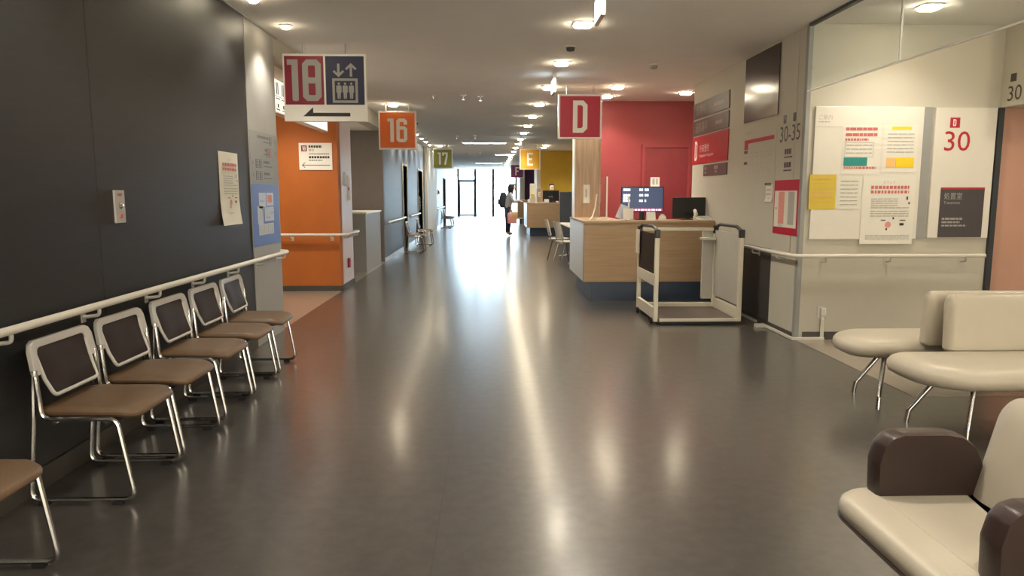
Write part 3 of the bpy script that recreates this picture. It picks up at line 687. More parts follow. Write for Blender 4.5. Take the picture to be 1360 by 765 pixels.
# small things on the pale return
F = face_left(-2.09)
t = thing('fire_call_point', (-2.09, 10.62, .28), 'small dark red call point low on the pale return', 'switch')
build('case', MB().slab(F, 10.57, .28, 10.67, .42, 0, .03), 'sign_maroon', t, bevel=.008)
build('glass_window', MB().slab(F, 10.59, .30, 10.65, .36, .03, .033), 'red_plastic', t)
p = paper('leaflet', F, 10.72, 1.25, 10.90, 1.62, 'white leaflet pinned on the pale return of the orange wall', d=.003)
build('red_print', MB().rect(F, 10.74, 1.40, 10.88, 1.45, .0055), 'ink_red', p)
p = paper('leaflet', F, 10.42, 1.46, 10.60, 1.66, 'grey leaflet on the pale return near the orange corner', 'counter_grey', d=.003)

# recessed counter 16
t = thing('side_counter', (-2.8, 13.35, 0), 'grey reception counter with white top in the recess', 'counter')
build('body', B(-3.6, -2.14, 12.5, 14.15, .0, 1.01), 'counter_grey', t, bevel=.004)
build('top', B(-3.62, -2.12, 12.48, 14.17, 1.01, 1.04), 'white_gloss', t, bevel=.004)
build('end_panel', B(-2.6, -2.18, 14.17, 14.45, 0, .98), 'frame_dark', t)
t = thing('fire_alarm', (-2.12, 29.5, 1.35), 'small red fire alarm lamp on the far slate wall', 'alarm')
build('plate', B(-2.12, -2.10, 29.4, 29.6, 1.3, 1.52), 'white_gloss', t)
build('lamp', MB().lathe([(.07, 0), (.06, .03), (.03, .045)], seg=14).xf(Matrix.Translation((-2.10, 29.5, 1.41)) @ Matrix.Rotation(R(90), 4, 'Y')), 'red_plastic', t, smooth=True)

# ------------------------------------------------------------------ stacking chairs (face +x)
def make_chair():
    t = thing('stacking_chair', (0, 0, 0), 'x', 'chair', 'chairs along the charcoal wall')
    hw = .235
    # seat
    o = rrect(.43, .43, .07, 5, .02, 0); mb = MB(); n = len(o); vs = []
    lay = [(.80, .383), (.95, .388), (1, .402), (1, .412), (.95, .424), (.84, .430), (.66, .431), (.45, .430), (.22, .429), (.04, .429)]
    for k, z in lay: vs += [(.02 + (x - .02) * k, y * k, z) for x, y in o]
    mb.add(vs, [tuple(reversed(range(n)))] + [(i * n + j, i * n + (j + 1) % n, (i + 1) * n + (j + 1) % n, (i + 1) * n + j) for i in range(len(lay) - 1) for j in range(n)] + [tuple(range((len(lay) - 1) * n, len(lay) * n))])
    for p in mb.v:                            # waterfall front and slight dish
        if p.x > .10: p.z -= ((p.x - .10) / .135) ** 2 * .022
    build('seat', mb, 'seat_brown', t, smooth=True)
    build('seat_pan', MB().loft(rrect(.38, .40, .06, 4, .0, 0), [(0, .372), (0, .388)]), 'rubber', t)
    for s in (-1, 1):
        y = s * hw
        loop = [(-.165, y, .60), (-.150, y, .385), (.165, y, .385), (.225, y, .022), (-.225, y, .022), (-.185, y, .40), (-.172, y, .60)]
        fr = build('side_frame', MB().tube(fillet(loop, .045, 5), .0105, 8), 'chrome', t, smooth=True)
        for x in (-.17, .15): build('glide', MB().box(x - .022, x + .022, y - .014, y + .014, 0, .016), 'rubber', fr)
    build('cross_bar', MB().tube([(-.10, -hw, .372), (-.10, hw, .372)], .009).tube([(.12, -hw, .372), (.12, hw, .372)], .009), 'chrome', t, smooth=True)
    # back: pale plastic frame, dark pad
    def bk(y, z): return Vector((-.165 - (z - .56) * .16 - .014 * (1 - (y / hw) ** 2), y, z))      # leaning, curved shell
    outer = [(-.245, .575), (-.238, .68), (-.222, .710), (-.195, .722), (.195, .722), (.222, .710), (.238, .68), (.245, .575)]
    inner = [(-.195, .575), (-.19, .66), (-.182, .680), (-.165, .688), (.165, .688), (.182, .680), (.19, .66), (.195, .575)]
    mb = MB(); n = len(outer); vs = []
    for d in (-.011, .011):
        vs += [bk(y, z) + Vector((d, 0, 0)) for y, z in outer] + [bk(y, z) + Vector((d, 0, 0)) for y, z in inner]
    fs = []
    for i in range(n - 1):
        fs += [(i, n + i, n + i + 1, i + 1), (2 * n + i, 2 * n + i + 1, 3 * n + i + 1, 3 * n + i), (i, i + 1, 2 * n + i + 1, 2 * n + i), (n + i, 3 * n + i, 3 * n + i + 1, n + i + 1)]
    fs += [(0, 2 * n, 3 * n, n), (n - 1, 2 * n - 1, 4 * n - 1, 3 * n - 1)]
    mb.add(vs, fs)
    build('back_frame', mb, 'plastic_grey', t, smooth=True, bevel=.003)
    def grid(y0a, y1a, z0, z1, d, r=.03, nx=9, nz=7, taper=0.):
        vs = []; fs = []
        for j in range(nz):
            zt = j / (nz - 1); z = z0 + (z1 - z0) * zt; k = 1 - taper * (1 - zt)
            for i in range(nx):
                y = (y0a + (y1a - y0a) * i / (nx - 1)) * k
                bow = .012 * (1 - (2 * i / (nx - 1) - 1) ** 4) * (1 - (2 * zt - 1) ** 4)
                vs.append(bk(y, z) + Vector((d + bow + .03 * (1 - zt) ** 2, 0, 0)))
        for j in range(nz - 1):
            for i in range(nx - 1): a = j * nx + i; fs.append((a, a + 1, a + nx + 1, a + nx))
        m0 = len(vs); vs2 = [v - Vector((.014, 0, 0)) for v in vs]
        fs2 = [tuple(m0 + q for q in reversed(f)) for f in fs]
        rim = [i for i in range(nx)] + [j * nx + nx - 1 for j in range(1, nz)] + [(nz - 1) * nx + i for i in range(nx - 2, -1, -1)] + [j * nx for j in range(nz - 2, 0, -1)]
        fs3 = [(rim[k], m0 + rim[k], m0 + rim[(k + 1) % len(rim)], rim[(k + 1) % len(rim)]) for k in range(len(rim))]
        return MB().add(vs + vs2, fs + fs2 + fs3)
    build('back_pad', grid(-.185, .185, .485, .69, .004, taper=.10), 'pad_brown', t, smooth=True)
    rim = []
    for a in [(-.192, .66), (-.187, .55), (-.172, .475), (.172, .475), (.187, .55), (.192, .66)]:
        zt = (a[1] - .485) / .205; rim.append(bk(a[0], a[1]) + Vector((.0 + .03 * (1 - zt) ** 2, 0, 0)))
    build('pad_border', MB().tube(fillet(rim, .03, 4), .0085, 8), 'plastic_grey', t, smooth=True)
    return t
ch = make_chair()
spots = [(-1.80, 5.55, .03), (-1.80, 5.01, .0), (-1.795, 4.45, .0), (-1.79, 3.85, -.01), (-1.785, 3.31, 0), (-1.80, 2.30, .0)]
for i, (x, y, a) in enumerate(spots):
    lab = 'chrome sled chair with brown seat, %s from the grey directory column' % ORDS[i]
    if i == 0: ch.location = (x, y, 0); ch.rotation_euler.z = a; ch['label'] = lab
    else: copy_thing(ch, (x, y, 0), a, lab)
for i, (y, lab) in enumerate(((16.75, 'chrome sled chair with brown seat before the dark far door'), (19.1, 'chrome sled chair with brown seat past the dark far door'), (28.6, 'chrome sled chair beyond the white column'), (30.2, 'chrome sled chair under the red alarm lamp'))):
    copy_thing(ch, (-1.74, y, 0), 0, lab, 'chairs along the slate wall')
# ------------------------------------------------------------------ reception counter D
t = thing('reception_counter', (2.0, 9.8, 0), 'wood-faced reception counter with dark blue plinth in the red bay', 'counter')
build('body', B(1.17, 2.815, 9.04, 9.12, .245, .985), 'wood_counter', t, bevel=.003)
build('side_panel', B(1.17, 1.23, 9.12, 10.67, .245, .985), 'white_gloss', t, bevel=.003, label='pale side panel')
build('plinth', MB().box(1.27, 2.80, 9.05, 10.62, 0, .245), 'toe_kick', t)
build('top', MB().box(1.165, 2.818, 9.03, 9.62, .985, 1.015).box(1.165, 1.70, 9.62, 10.68, .985, 1.015), 'wood_counter', t, bevel=.003)
build('inner_desk', B(1.24, 2.80, 9.14, 10.38, .70, .73), 'counter_grey', t)
ct = 1.015
# queue monitor
def monitor(x, y, z, w, h, rz, label, screen, dead=False, tilt=0, stem=.12):
    t = thing('monitor', (x, y, z), label, 'monitor')
    G = face_front(y)
    build('stand', MB().loft(rrect(.2, .16, .03, 4, x, y + .06), [(0, z), (.005, z + .012)]).box(x - .03, x + .03, y + .04, y + .06, z + .01, z + stem + h * .4), 'black_plastic', t)
    c = build('casing', B(x - w / 2, x + w / 2, y, y + .035, z + stem, z + stem + h), 'black_plastic', t, bevel=.006)
    if not dead:
        build('screen', MB().rect(G, x - w / 2 + .012, z + stem + .014, x + w / 2 - .012, z + stem + h - .012, .001), 'screen_blue', t)
        a = x - w / 2 + .012; b = x + w / 2 - .012; top = z + stem + h - .012
        build('status_bar', MB().rect(G, a, z + stem + .018, b, z + stem + .05, .002), 'screen_bar', t)
        mb = MB(); k = w / .55
        for j, v in enumerate((.045, .115, .15, .185)):
            mb = MB(); dashes(mb, G, a + .015 * k, a + (.105 if j != 2 else .08) * k, top - v * k, .03 * k, .003, j, (.02, .026), .005)
            if j != 2: dashes(mb, G, a + .22 * k, a + .27 * k, top - v * k, .03 * k, .003, j + 4, (.02, .026), .005); dashes(mb, G, a + .29 * k, a + (.34 if j < 3 else .31) * k, top - v * k, .03 * k, .003, j + 8, (.02, .026), .005)
            build('text_row', mb, 'screen_text', t)
        mb = MB(); dashes(mb, G, a + .12, b - .02, z + stem + .024, .02, .003, 9, (.02, .05), .012)
        build('bar_text', mb, 'screen_text', t)
    else:
        build('rear_hump', MB().loft(rrect(w * .3, h * .3, .03, 4), [(0, 0), (.02, .012)]).xf(Matrix.Translation((x, y, z + stem + h * .3)) @ Matrix.Rotation(R(90), 4, 'X')), 'black_plastic', t)
    t.rotation_euler.z = rz
    return t
monitor(1.975, 9.42, ct, .555, .335, R(-2), 'queue display monitor with blue screen on reception counter D', True, stem=.095)
mo = monitor(2.60, 9.44, ct, .44, .27, R(4), 'black monitor seen from behind beside the white telephone', False, dead=True, stem=.02)
# telephone
t = thing('telephone', (2.68, 9.16, ct), 'white desk telephone at the counter end', 'telephone')
build('base', MB().prism(Face((2.60, 9.16, ct), (0, 1, 0)), [(-.10, 0), (.10, 0), (.10, .055), (-.10, .02)], 0, .19), 'white_gloss', t, bevel=.006)
build('handset', MB().tube(fillet([(2.585, 9.09, ct + .05), (2.585, 9.10, ct + .10), (2.61, 9.22, ct + .125), (2.64, 9.25, ct + .07)], .03), [.026] * 4 + [.02] * 6 + [.026] * 2 if False else .022, 10), 'white_gloss', t, smooth=True)
build('key_pad', MB().prism(Face((2.68, 9.16, ct + .001), (0, 1, 0)), [(-.085, .023), (.06, .0485), (.06, .052), (-.085, .027)], 0, .09), 'counter_grey', t)
# papers, trays, acrylic
t = thing('leaflet_stand', (1.72, 9.27, ct), 'white leaflet stand with papers on reception counter D', 'stand')
build('tray', MB().box(1.62, 1.84, 9.22, 9.36, ct, ct + .015), 'acrylic', t)
build('booklet', MB().box(1.70, 1.83, 9.26, 9.29, ct + .015, ct + .15), 'paper', t)
build('booklet', MB().box(-.06, .06, -.01, .01, 0, .18).xf(Matrix.Translation((1.665, 9.32, ct + .02)) @ Matrix.Rotation(R(22), 4, 'Y')), 'map_pale', t)
build('spine_post', MB().box(1.772, 1.79, 9.33, 9.35, ct, ct + .30), 'white_gloss', t)
t = thing('acrylic_screen', (1.42, 9.3, ct), 'clear acrylic splash screen at the pillar end of the counter', 'screen')
build('sheet', B(1.455, 1.461, 9.10, 9.70, ct + .01, ct + .55), 'acrylic', t)
build('edge', B(1.45, 1.466, 9.09, 9.105, ct, ct + .55), 'white_gloss', t)
build('foot', B(1.40, 1.52, 9.12, 9.16, ct, ct + .012), 'white_gloss', t)
build('foot', B(1.40, 1.52, 9.6, 9.64, ct, ct + .012), 'white_gloss', t)
t = thing('document_holder', (1.32, 9.28, ct), 'curved clear document holder beside the splash screen', 'holder')
build('sheet', MB().tube([(1.27, 9.3, ct + .004), (1.31, 9.3, ct + .05), (1.345, 9.3, ct + .18), (1.36, 9.3, ct + .33)], .045, 8, flat=.12), 'paper_warm', t, smooth=True)
build('foot', B(1.22, 1.36, 9.22, 9.38, ct, ct + .006), 'acrylic', t)
t = build('desk_calendar', MB().prism(Face((1.99, 9.22, ct), (0, 1, 0)), [(-.05, 0), (.05, 0), (.005, .11), (-.005, .11)], 0, .11), 'paper', label='small white desk calendar under the queue monitor', cat='calendar')
t = thing('tape_dispenser', (2.2, 9.24, ct), 'small white tape dispenser between the two monitors', 'dispenser')
build('body', MB().loft(rrect(.10, .06, .025, 5, 2.2, 9.24), [(0, ct), (0, ct + .03), (.012, ct + .055), (.02, ct + .06)]), 'white_gloss', t, smooth=True)
build('tape_roll', MB().tube([(2.2, 9.225, ct + .05), (2.2, 9.255, ct + .05)], .03, 14), 'paper_warm', t, smooth=True)
F = face_front(10.42)
p = paper('note_paper', F, 1.33, 1.22, 1.42, 1.48, 'white note taped on the pale wood pillar', d=.003); build('print', MB().rect(F, 1.36, 1.30, 1.38, 1.42, .0055), 'ink_grey', p)
F = face_front(11.9)
p = paper('note_paper', F, 2.62, 1.47, 2.77, 1.62, 'pale notice on the dark red door', d=.003); mb = MB(); mb.rect(F, 2.65, 1.49, 2.69, 1.60, .0055); mb.rect(F, 2.71, 1.5, 2.74, 1.6, .0055); build('print', mb, 'ink_grey', p)

# ------------------------------------------------------------------ wheelchair scale
t = thing('wheelchair_scale', (2.14, 7.82, 0), 'cream wheelchair weighing platform with brown side pads before the counter', 'scale')
X0, X1, Y0, Y1 = 1.71, 2.585, 7.36, 8.28
build('platform', MB().box(X0 + .03, X1 - .02, Y0 + .02, Y1 - .05, .01, .055), 'mat_brown', t, bevel=.004)
build('base_frame', MB().box(X0 + .04, X1 - .01, Y0, Y0 + .022, .03, .062), 'scale_white', t, bevel=.004)
build('base_frame', B(X0 + .02, X1, Y1 - .05, Y1, .02, .10), 'scale_white', t, bevel=.004)
build('front_ramp', MB().box(X0 + .05, X1 - .03, Y0 - .015, Y0, .004, .03), 'rubber', t)
def side(x, pad, inward):
    for y in (Y0 + .02, Y1 - .03):
        po = build('post', MB().box(x - .022, x + .022, y - .022, y + .022, .03, .93), 'scale_white', t, bevel=.006)
        build('corner_cap', MB().box(x - .027, x + .027, y - .027, y + .027, .90, .985), 'black_plastic', po, bevel=.006)
    build('hand_grip', MB().tube(fillet([(x, Y0 + .02, .97), (x, Y0 + .18, 1.01), (x, Y1 - .2, 1.01), (x, Y1 - .03, .97)], .1, 5), .018, 10), 'black_plastic', t, smooth=True)
    build('lower_beam', MB().box(x - .018, x + .018, Y0, Y1 - .01, .05, .17), 'scale_white', t, bevel=.005)
    build('side_pad', MB().box(x - .012, x + .012, Y0 + .05, Y1 - .06, .52 if pad == 'pad_brown' else .19, .94), pad, t, bevel=.006)
    if pad == 'pad_brown': build('mid_beam', MB().box(x - .02, x + .02, Y0 + .04, Y1 - .05, .40, .52), 'scale_white', t, bevel=.005)
side(X0, 'pad_brown', 1); side(X1, 'sheet_white', -1)
build('rear_bar', MB().box(X0 + .02, X1 - .02, Y1 - .045, Y1 - .015, .93, .965), 'scale_white', t, bevel=.005)
for x in (X0 - .03, ):
    for y in (Y0 + .1, Y1 - .12): build('caster', MB().tube([(x - .01, y, .03), (x + .015, y, .03)], .03, 14), 'rubber', t, smooth=True)
build('hook_panel', MB().box(X0 - .045, X0 - .025, Y1 - .16, Y1 - .03, .68, .95), 'scale_white', t, bevel=.005)
build('control_box', MB().box(X1 - .14, X1 - .02, Y1 - .02, Y1 + .03, .14, .95), 'sheet_white', t, bevel=.006)
build('side_tray', MB().box(X1 - .18, X1 - .02, Y1 - .12, Y1 - .01, .83, .855), 'scale_white', t, bevel=.004)

# ------------------------------------------------------------------ signs on the right wall (x = XR)
F = face_right(XR)
def RS(y_far, z0, y_near, z1): return (-y_far, z0, -y_near, z1)    # u runs towards the viewer
def wall_band(yf, z0, yn, z1, m, label, name='wall_sign', th=.012):
    t = thing(name, (XR, (yf + yn) / 2, z0), label, 'sign', 'signs on the white sign wall')
    build('board', MB().slab(F, -yf, z0, -yn, z1, 0, th), m, t, bevel=.002); return t
t = wall_band(10.18, 2.36, 8.66, 2.57, 'sign_grey', 'dark grey sign band reading 皮膚科, topmost on the sign wall')
build('lettering', MB().text(F, '皮膚科', -10.03, 2.405, .13, .0132), 'panel_grey', t); mb = MB(); dashes(mb, F, -9.25, -8.85, 2.44, .045, .0132, 1, (.03, .05), .012); build('small_print', mb, 'panel_grey', t)
t = wall_band(10.18, 2.135, 8.66, 2.335, 'sign_grey', 'dark grey sign band reading 泌尿器科, directly above the red sign')
build('lettering', MB().text(F, '泌尿器科', -10.05, 2.175, .13, .0132), 'panel_grey', t); mb = MB(); dashes(mb, F, -9.15, -8.88, 2.21, .045, .0132, 2, (.03, .05), .012); build('small_print', mb, 'panel_grey', t)
t = wall_band(10.18, 1.75, 8.65, 2.118, 'sign_red', 'red D outpatient reception sign on the sign wall')
mb = MB(); glyph(mb, F, 'D', -10.05, 1.80, .26, .0132); mb.text(F, '外来受付', -9.82, 1.90, .10, .0132, w=.42); mb.text(F, 'Outpatient Reception', -9.82, 1.825, .05, .0132, w=.62); build('lettering', mb, 'sign_white', t)
t = wall_band(9.62, 1.585, 8.665, 1.725, 'sign_grey', 'small dark grey sign hanging below the red D sign')
mb = MB(); dashes(mb, F, -9.56, -9.48, 1.66, .04, .0132, 3); dashes(mb, F, -9.56, -9.48, 1.61, .03, .0132, 4); dashes(mb, F, -9.15, -9.0, 1.66, .045, .0132, 5, (.03, .05)); dashes(mb, F, -9.12, -9.04, 1.615, .03, .0132, 6); build('lettering', mb, 'panel_grey', t)
t = thing('display_panel', (XR, 7.66, 2.12), 'tall glossy dark panel high on the sign wall', 'panel')
build('glass', MB().slab(F, -8.13, 2.125, -7.175, CZ - .03, .006, .012), 'screen_gloss', t); build('backing', MB().slab(F, -8.10, 2.14, -7.20, CZ - .04, 0, .006), 'rubber', t)
# schedule print
t = thing('schedule_board', (XR, 7.65, 1.45), 'white schedule board with a thin crimson heading under the dark panel', 'sign')
build('board', MB().slab(F, -8.12, 1.45, -7.2, 2.05, 0, .003), 'wall_white', t)
mb = MB(); mb.rect(F, -8.1, 1.895, -7.25, 1.935, .0035); mb.rect(F, -8.1, 1.83, -7.98, 1.90, .0035); build('red_print', mb, 'sign_crimson', t)
mb = MB()
dashes(mb, F, -8.09, -7.9, 2.0, .02, .0035, 1)
for v in (1.78, 1.74): dashes(mb, F, -8.09, -7.3, v, .012, .0035, int(v * 100), (.03, .1), .06)
for v in (1.66, 1.62, 1.58): dashes(mb, F, -8.09, -7.3, v, .012, .0035, int(v * 100), (.02, .05), .10)
build('grey_print', mb, 'ink_grey', t)
mb = MB(); mb.rect(F, -8.1, 1.79, -7.99, 1.82, .0035); mb.rect(F, -8.1, 1.67, -7.99, 1.70, .0035); dashes(mb, F, -7.45, -7.28, 1.44, .02, .0035, 2); build('dark_print', mb, 'sign_dark', t)
t = thing('room_number_sign', (XR, 6.88, 1.55), 'grey lettering 30-35 on the sign wall beside the corner guard', 'sign')
mb = MB(); mb.text(F, '30-35', -7.11, 1.845, .15, .002, w=.46); mb.slab(F, -7.04, 2.02, -6.98, 2.10, 0, .002); mb.slab(F, -6.82, 2.02, -6.76, 2.10, 0, .002); build('room_number', mb, 'sign_dark', t); mb = MB()
dashes(mb, F, -6.98, -6.82, 1.725, .05, .002, 3, (.04, .05), .008); dashes(mb, F, -6.99, -6.80, 1.69, .015, .002, 4); dashes(mb, F, -6.98, -6.82, 1.60, .05, .002, 5, (.04, .05), .008); dashes(mb, F, -6.99, -6.80, 1.565, .015, .002, 6)
build('small_print', mb, 'sign_dark', t)
t = thing('red_framed_notice', (XR, 6.89, .965), 'notice with crimson frame and striped columns beside the corner guard', 'poster')
build('board', MB().slab(F, -7.185, .962, -6.60, 1.482, 0, .004), 'sign_crimson', t); build('sheet', MB().slab(F, -7.16, 1.03, -6.64, 1.38, .004, .006), 'paper_warm', t)
build('column_print', MB().rect(F, -7.06, 1.06, -6.92, 1.37, .0065), 'ink_pink', t); build('column_print', MB().rect(F, -6.83, 1.06, -6.69, 1.37, .0065), 'ink_grey', t); mb = MB(); dashes(mb, F, -7.14, -7.09, 1.2, .02, .0065, 1); dashes(mb, F, -7.05, -6.95, 1.04, .012, .0065, 2); build('column_print', mb, 'ink_grey', t)
p = paper('note_paper', F, -7.42, 1.27, -7.24, 1.47, 'small pale note left of the crimson framed notice', 'paper_warm', d=.002); mb = MB(); [dashes(mb, F, -7.40, -7.27, 1.43 - k * .045, .012, .0045, k) for k in range(4)]; build('print', mb, 'ink_grey', p)

# ------------------------------------------------------------------ room 30 wall
F = face_front(YW)
t = thing('notice_board', (3.37, YW, .935), 'large white magnetic notice board beside the corner guard', 'board')
build('board', MB().slab(F, 2.91, .938, 3.90, 2.125, 0, .022), 'white_gloss', t, bevel=.003)
build('heading', MB().text(F, 'ご案内', 2.94, 2.01, .042, .023), 'ink_grey', t); mb = MB(); mb.rect(F, 2.92, 1.945, 3.16, 1.948, .023); dashes(mb, F, 2.94, 3.04, 1.985, .01, .023, 1); build('rule_print', mb, 'ink_grey', t)
FB = face_front(YW - .022)
p = paper('pinned_sheet', FB, 2.885, 1.21, 3.13, 1.525, 'yellow sheet pinned on the white notice board', 'paper_yellow', d=.003, curl=0)
mb = MB(); [dashes(mb, FB, 2.91, 3.10, 1.48 - k * .04, .008, .0055, k, (.03, .1)) for k in range(6)]; build('print', mb, 'bag_tan', p)
p = paper('pinned_sheet', FB, 3.14, 1.21, 3.37, 1.51, 'plain white sheet between the yellow sheet and the large notice', 'paper_warm', d=.003, curl=0)
mb = MB(); [dashes(mb, FB, 3.17, 3.33, 1.46 - k * .035, .008, .0055, k, (.03, .1)) for k in range(7)]; build('print', mb, 'ink_grey', p)
p = paper('pinned_sheet', FB, 3.17, 1.525, 3.52, 1.96, 'white sheet with red headings and a teal block on the notice board', d=.003, curl=0)
mb = MB(); dashes(mb, FB, 3.19, 3.48, 1.915, .026, .0055, 1, (.03, .06), .004); dashes(mb, FB, 3.19, 3.48, 1.865, .026, .0055, 2, (.03, .06), .004); dashes(mb, FB, 3.19, 3.40, 1.825, .02, .0055, 3); dashes(mb, FB, 3.19, 3.48, 1.575, .018, .0055, 4); build('red_print', mb, 'ink_red', p)
mb = MB(); [dashes(mb, FB, 3.20, 3.44, 1.78 - k * .035, .01, .0055, k, (.03, .08)) for k in range(3)]; mb.ribbon(FB, [(3.19, 1.68), (3.45, 1.68), (3.45, 1.81), (3.19, 1.81)], .004, .0055, True); build('print', mb, 'ink_grey', p)
build('teal_block', MB().rect(FB, 3.185, 1.60, 3.40, 1.675, .0055), 'ink_teal', p)
p = paper('pinned_sheet', FB, 3.54, 1.545, 3.855, 1.965, 'white sheet with yellow heading and yellow block on the notice board', d=.003, curl=0)
build('yellow_heading', MB().rect(FB, 3.61, 1.925, 3.79, 1.95, .0055), 'ink_yellow', p); build('yellow_block', MB().rect(FB, 3.66, 1.585, 3.83, 1.675, .0055), 'ink_yellow', p); build('peach_block', MB().rect(FB, 3.575, 1.585, 3.655, 1.675, .0055), 'ink_peach', p)
mb = MB(); [dashes(mb, FB, 3.575, 3.82, 1.88 - k * .032, .008, .0055, k, (.03, .1)) for k in range(6)]; build('print', mb, 'ink_grey', p)
p = paper('notice_poster', FB, 3.375, .895, 3.862, 1.52, 'large white notice hanging over the lower edge of the notice board', d=.004, curl=0)
notice(FB, 3.375, .895, 3.862, 1.52, p, 60)
# recessed strip and room panel
struct('trim_6', B(3.905, 3.99, YW - .008, YW, .94, 2.125), 'counter_grey', label='grey recessed strip between board and room panel', cat='trim')
t = thing('room_panel', (4.28, YW, .945), 'white panel with red number 30 beside the pink door', 'sign')
build('board', MB().slab(F, 4.0, .948, 4.565, 2.118, 0, .03), 'white_gloss', t, bevel=.004)
build('department_mark', MB().slab(F, 4.135, 1.94, 4.225, 2.03, .03, .0315), 'sign_red', t)
mb = MB(); glyph(mb, F, 'D', 4.162, 1.955, .06, .0325); build('lettering', mb, 'sign_white', t)
build('room_number', MB().text(F, '30', 4.095, 1.735, .175, .0315, w=.235), 'sign_red', t)
sb = build('name_plate', MB().slab(F, 4.095, .955, 4.50, 1.405, .03, .036), 'sign_dark', t, label='dark grey name plate'); build('red_rule', MB().rect(F, 4.095, 1.39, 4.50, 1.408, .0365), 'sign_red', sb)
mb = MB(); mb.text(F, '処置室', 4.125, 1.30, .062, .037, w=.17); mb.text(F, 'Treatment', 4.125, 1.258, .026, .037, w=.155); dashes(mb, F, 4.12, 4.31, 1.115, .018, .037, 1, (.02, .05)); dashes(mb, F, 4.12, 4.29, 1.085, .016, .037, 2, (.02, .05)); dashes(mb, F, 4.12, 4.35, 1.055, .014, .037, 3, (.02, .05)); build('lettering', mb, 'panel_grey', sb)
FL = Face((4.60, 0, 0), (0, -1, 0))
t = thing('room_number_sign', (4.60, 6.35, 2.15), 'small grey 30 lettered on the side of the door bulkhead', 'sign')
build('lettering', MB().text(FL, '30', -6.46, 2.165, .13, .002, w=.17), 'sign_dark', t); build('department_mark', MB().slab(FL, -6.44, 2.33, -6.37, 2.40, 0, .002), 'sign_dark', t)
# power outlet and cable duct
t = thing('power_outlet', (3.075, YW, .20), 'metal floor outlet plate with a white plug under the handrail', 'outlet')
build('plate', MB().slab(F, 3.03, .20, 3.125, .315, 0, .006), 'alu', t, bevel=.002); build('plug', MB().slab(F, 3.058, .235, 3.097, .30, .006, .035), 'white_gloss', t, bevel=.004); build('plug', MB().slab(F, 3.062, .19, 3.093, .25, .006, .022), 'white_gloss', t, bevel=.003)
t = thing('cable_duct', (2.82, 7.0, 0), 'white cable duct running along the skirting to the outlet', 'duct')
build('duct', MB().box(3.062, 3.092, YW - .03, YW - .012, .0, .20), 'rail_white', t, bevel=.003)
build('duct', MB().box(2.79, 3.092, YW - .045, YW - .0145, .003, .028), 'rail_white', t, bevel=.003)
build('duct', MB().box(2.785, 2.812, YW - .04, 7.28, .003, .028), 'rail_white', t, bevel=.003)
build('junction_box', MB().box(2.70, 2.785, 7.16, 7.24, .0, .032), 'rail_white', t, bevel=.004)
build('duct', MB().box(2.79, 2.812, 7.45, 9.0, .003, .028), 'rail_white', t, bevel=.003)

# ------------------------------------------------------------------ waiting benches (back to back, along x)
def bench_leg(parent, pts):
    build('leg', MB().tube(fillet(pts, .018, 4), .015, 10), 'chrome', parent, smooth=True)
def waiting_bench(facing, yb, x0, x1, bx0, label):
    # facing -1: seat towards -y of yb ; +1: seat towards +y
    t = thing('waiting_bench', ((x0 + x1) / 2, yb + facing * .26, 0), label, 'bench', 'cream waiting benches back to back')
    ya, yc = (yb - .56, yb + .03) if facing < 0 else (yb - .03, yb + .50)
    front = facing < 0
    pts = []
    # left end: large rounding on the seat-front corner, smaller at the back corner
    def corner(cx, cy, r, a0, a1, n=8): return [(cx + r * math.cos(R(a0 + (a1 - a0) * k / n)), cy + r * math.sin(R(a0 + (a1 - a0) * k / n))) for k in range(n + 1)]
    rf, rb = .30, .16
    r_lo, r_hi = (rf, rb) if front else (rb, rf)
    pts += corner(x0 + r_lo, ya + r_lo, r_lo, 180, 270); pts += corner(x1 - .08, ya + .08, .08, 270, 360, 4); pts += corner(x1 - .08, yc - .08, .08, 0, 90, 4); pts += corner(x0 + r_hi, yc - r_hi, r_hi, 90, 180)
    build('seat', MB().loft(pts, [(.10, .30), (.045, .306), (.012, .325), (0, .352), (.004, .378), (.02, .400), (.05, .415), (.09, .421), (.13, .423)]), 'leather_cream', t, smooth=True)
    y0, y1 = (yb - .01, yb + .10) if front else (yb - .10, yb + .01)
    o = rrect(x1 - bx0, y1 - y0, .045, 5, (x1 + bx0) / 2, (y0 + y1) / 2)
    mb = MB().loft(o, [(.012, .405), (0, .42), (0, .68), (.006, .715), (.02, .738), (.04, .748)])
    for p in mb.v: p.y += -facing * (p.z - .42) * .05
    build('backrest', mb, 'leather_cream', t, smooth=True)
    ym = (ya + yc) / 2; s = facing
    if front: legs = [((2.64, 4.06), (2.47, 4.10)), ((2.66, 3.80), (2.59, 3.73))]
    else: legs = [((2.66, 4.72), (2.48, 4.75)), ((2.54, 4.50), (2.44, 4.36))]
    for (a, b) in legs + [((x1 - .3, ym - .12), (x1 - .2, ym - .2)), ((x1 - .3, ym + .12), (x1 - .2, ym + .2))]:
        bench_leg(t, [(*a, .305), (*(Vector(a).lerp(Vector(b), .94)), .075), (*b, 0)])
    build('under_frame', MB().box(x0 + .22, x1 - .2, ym - .14, ym + .14, .285, .303), 'frame_dark', t)
    return t
waiting_bench(-1, 4.18, 2.32, 4.2, 2.75, 'cream leather bench facing the corridor end away from the notice board')
waiting_bench(1, 4.46, 2.30, 4.2, 2.72, 'cream leather bench facing the notice board wall')

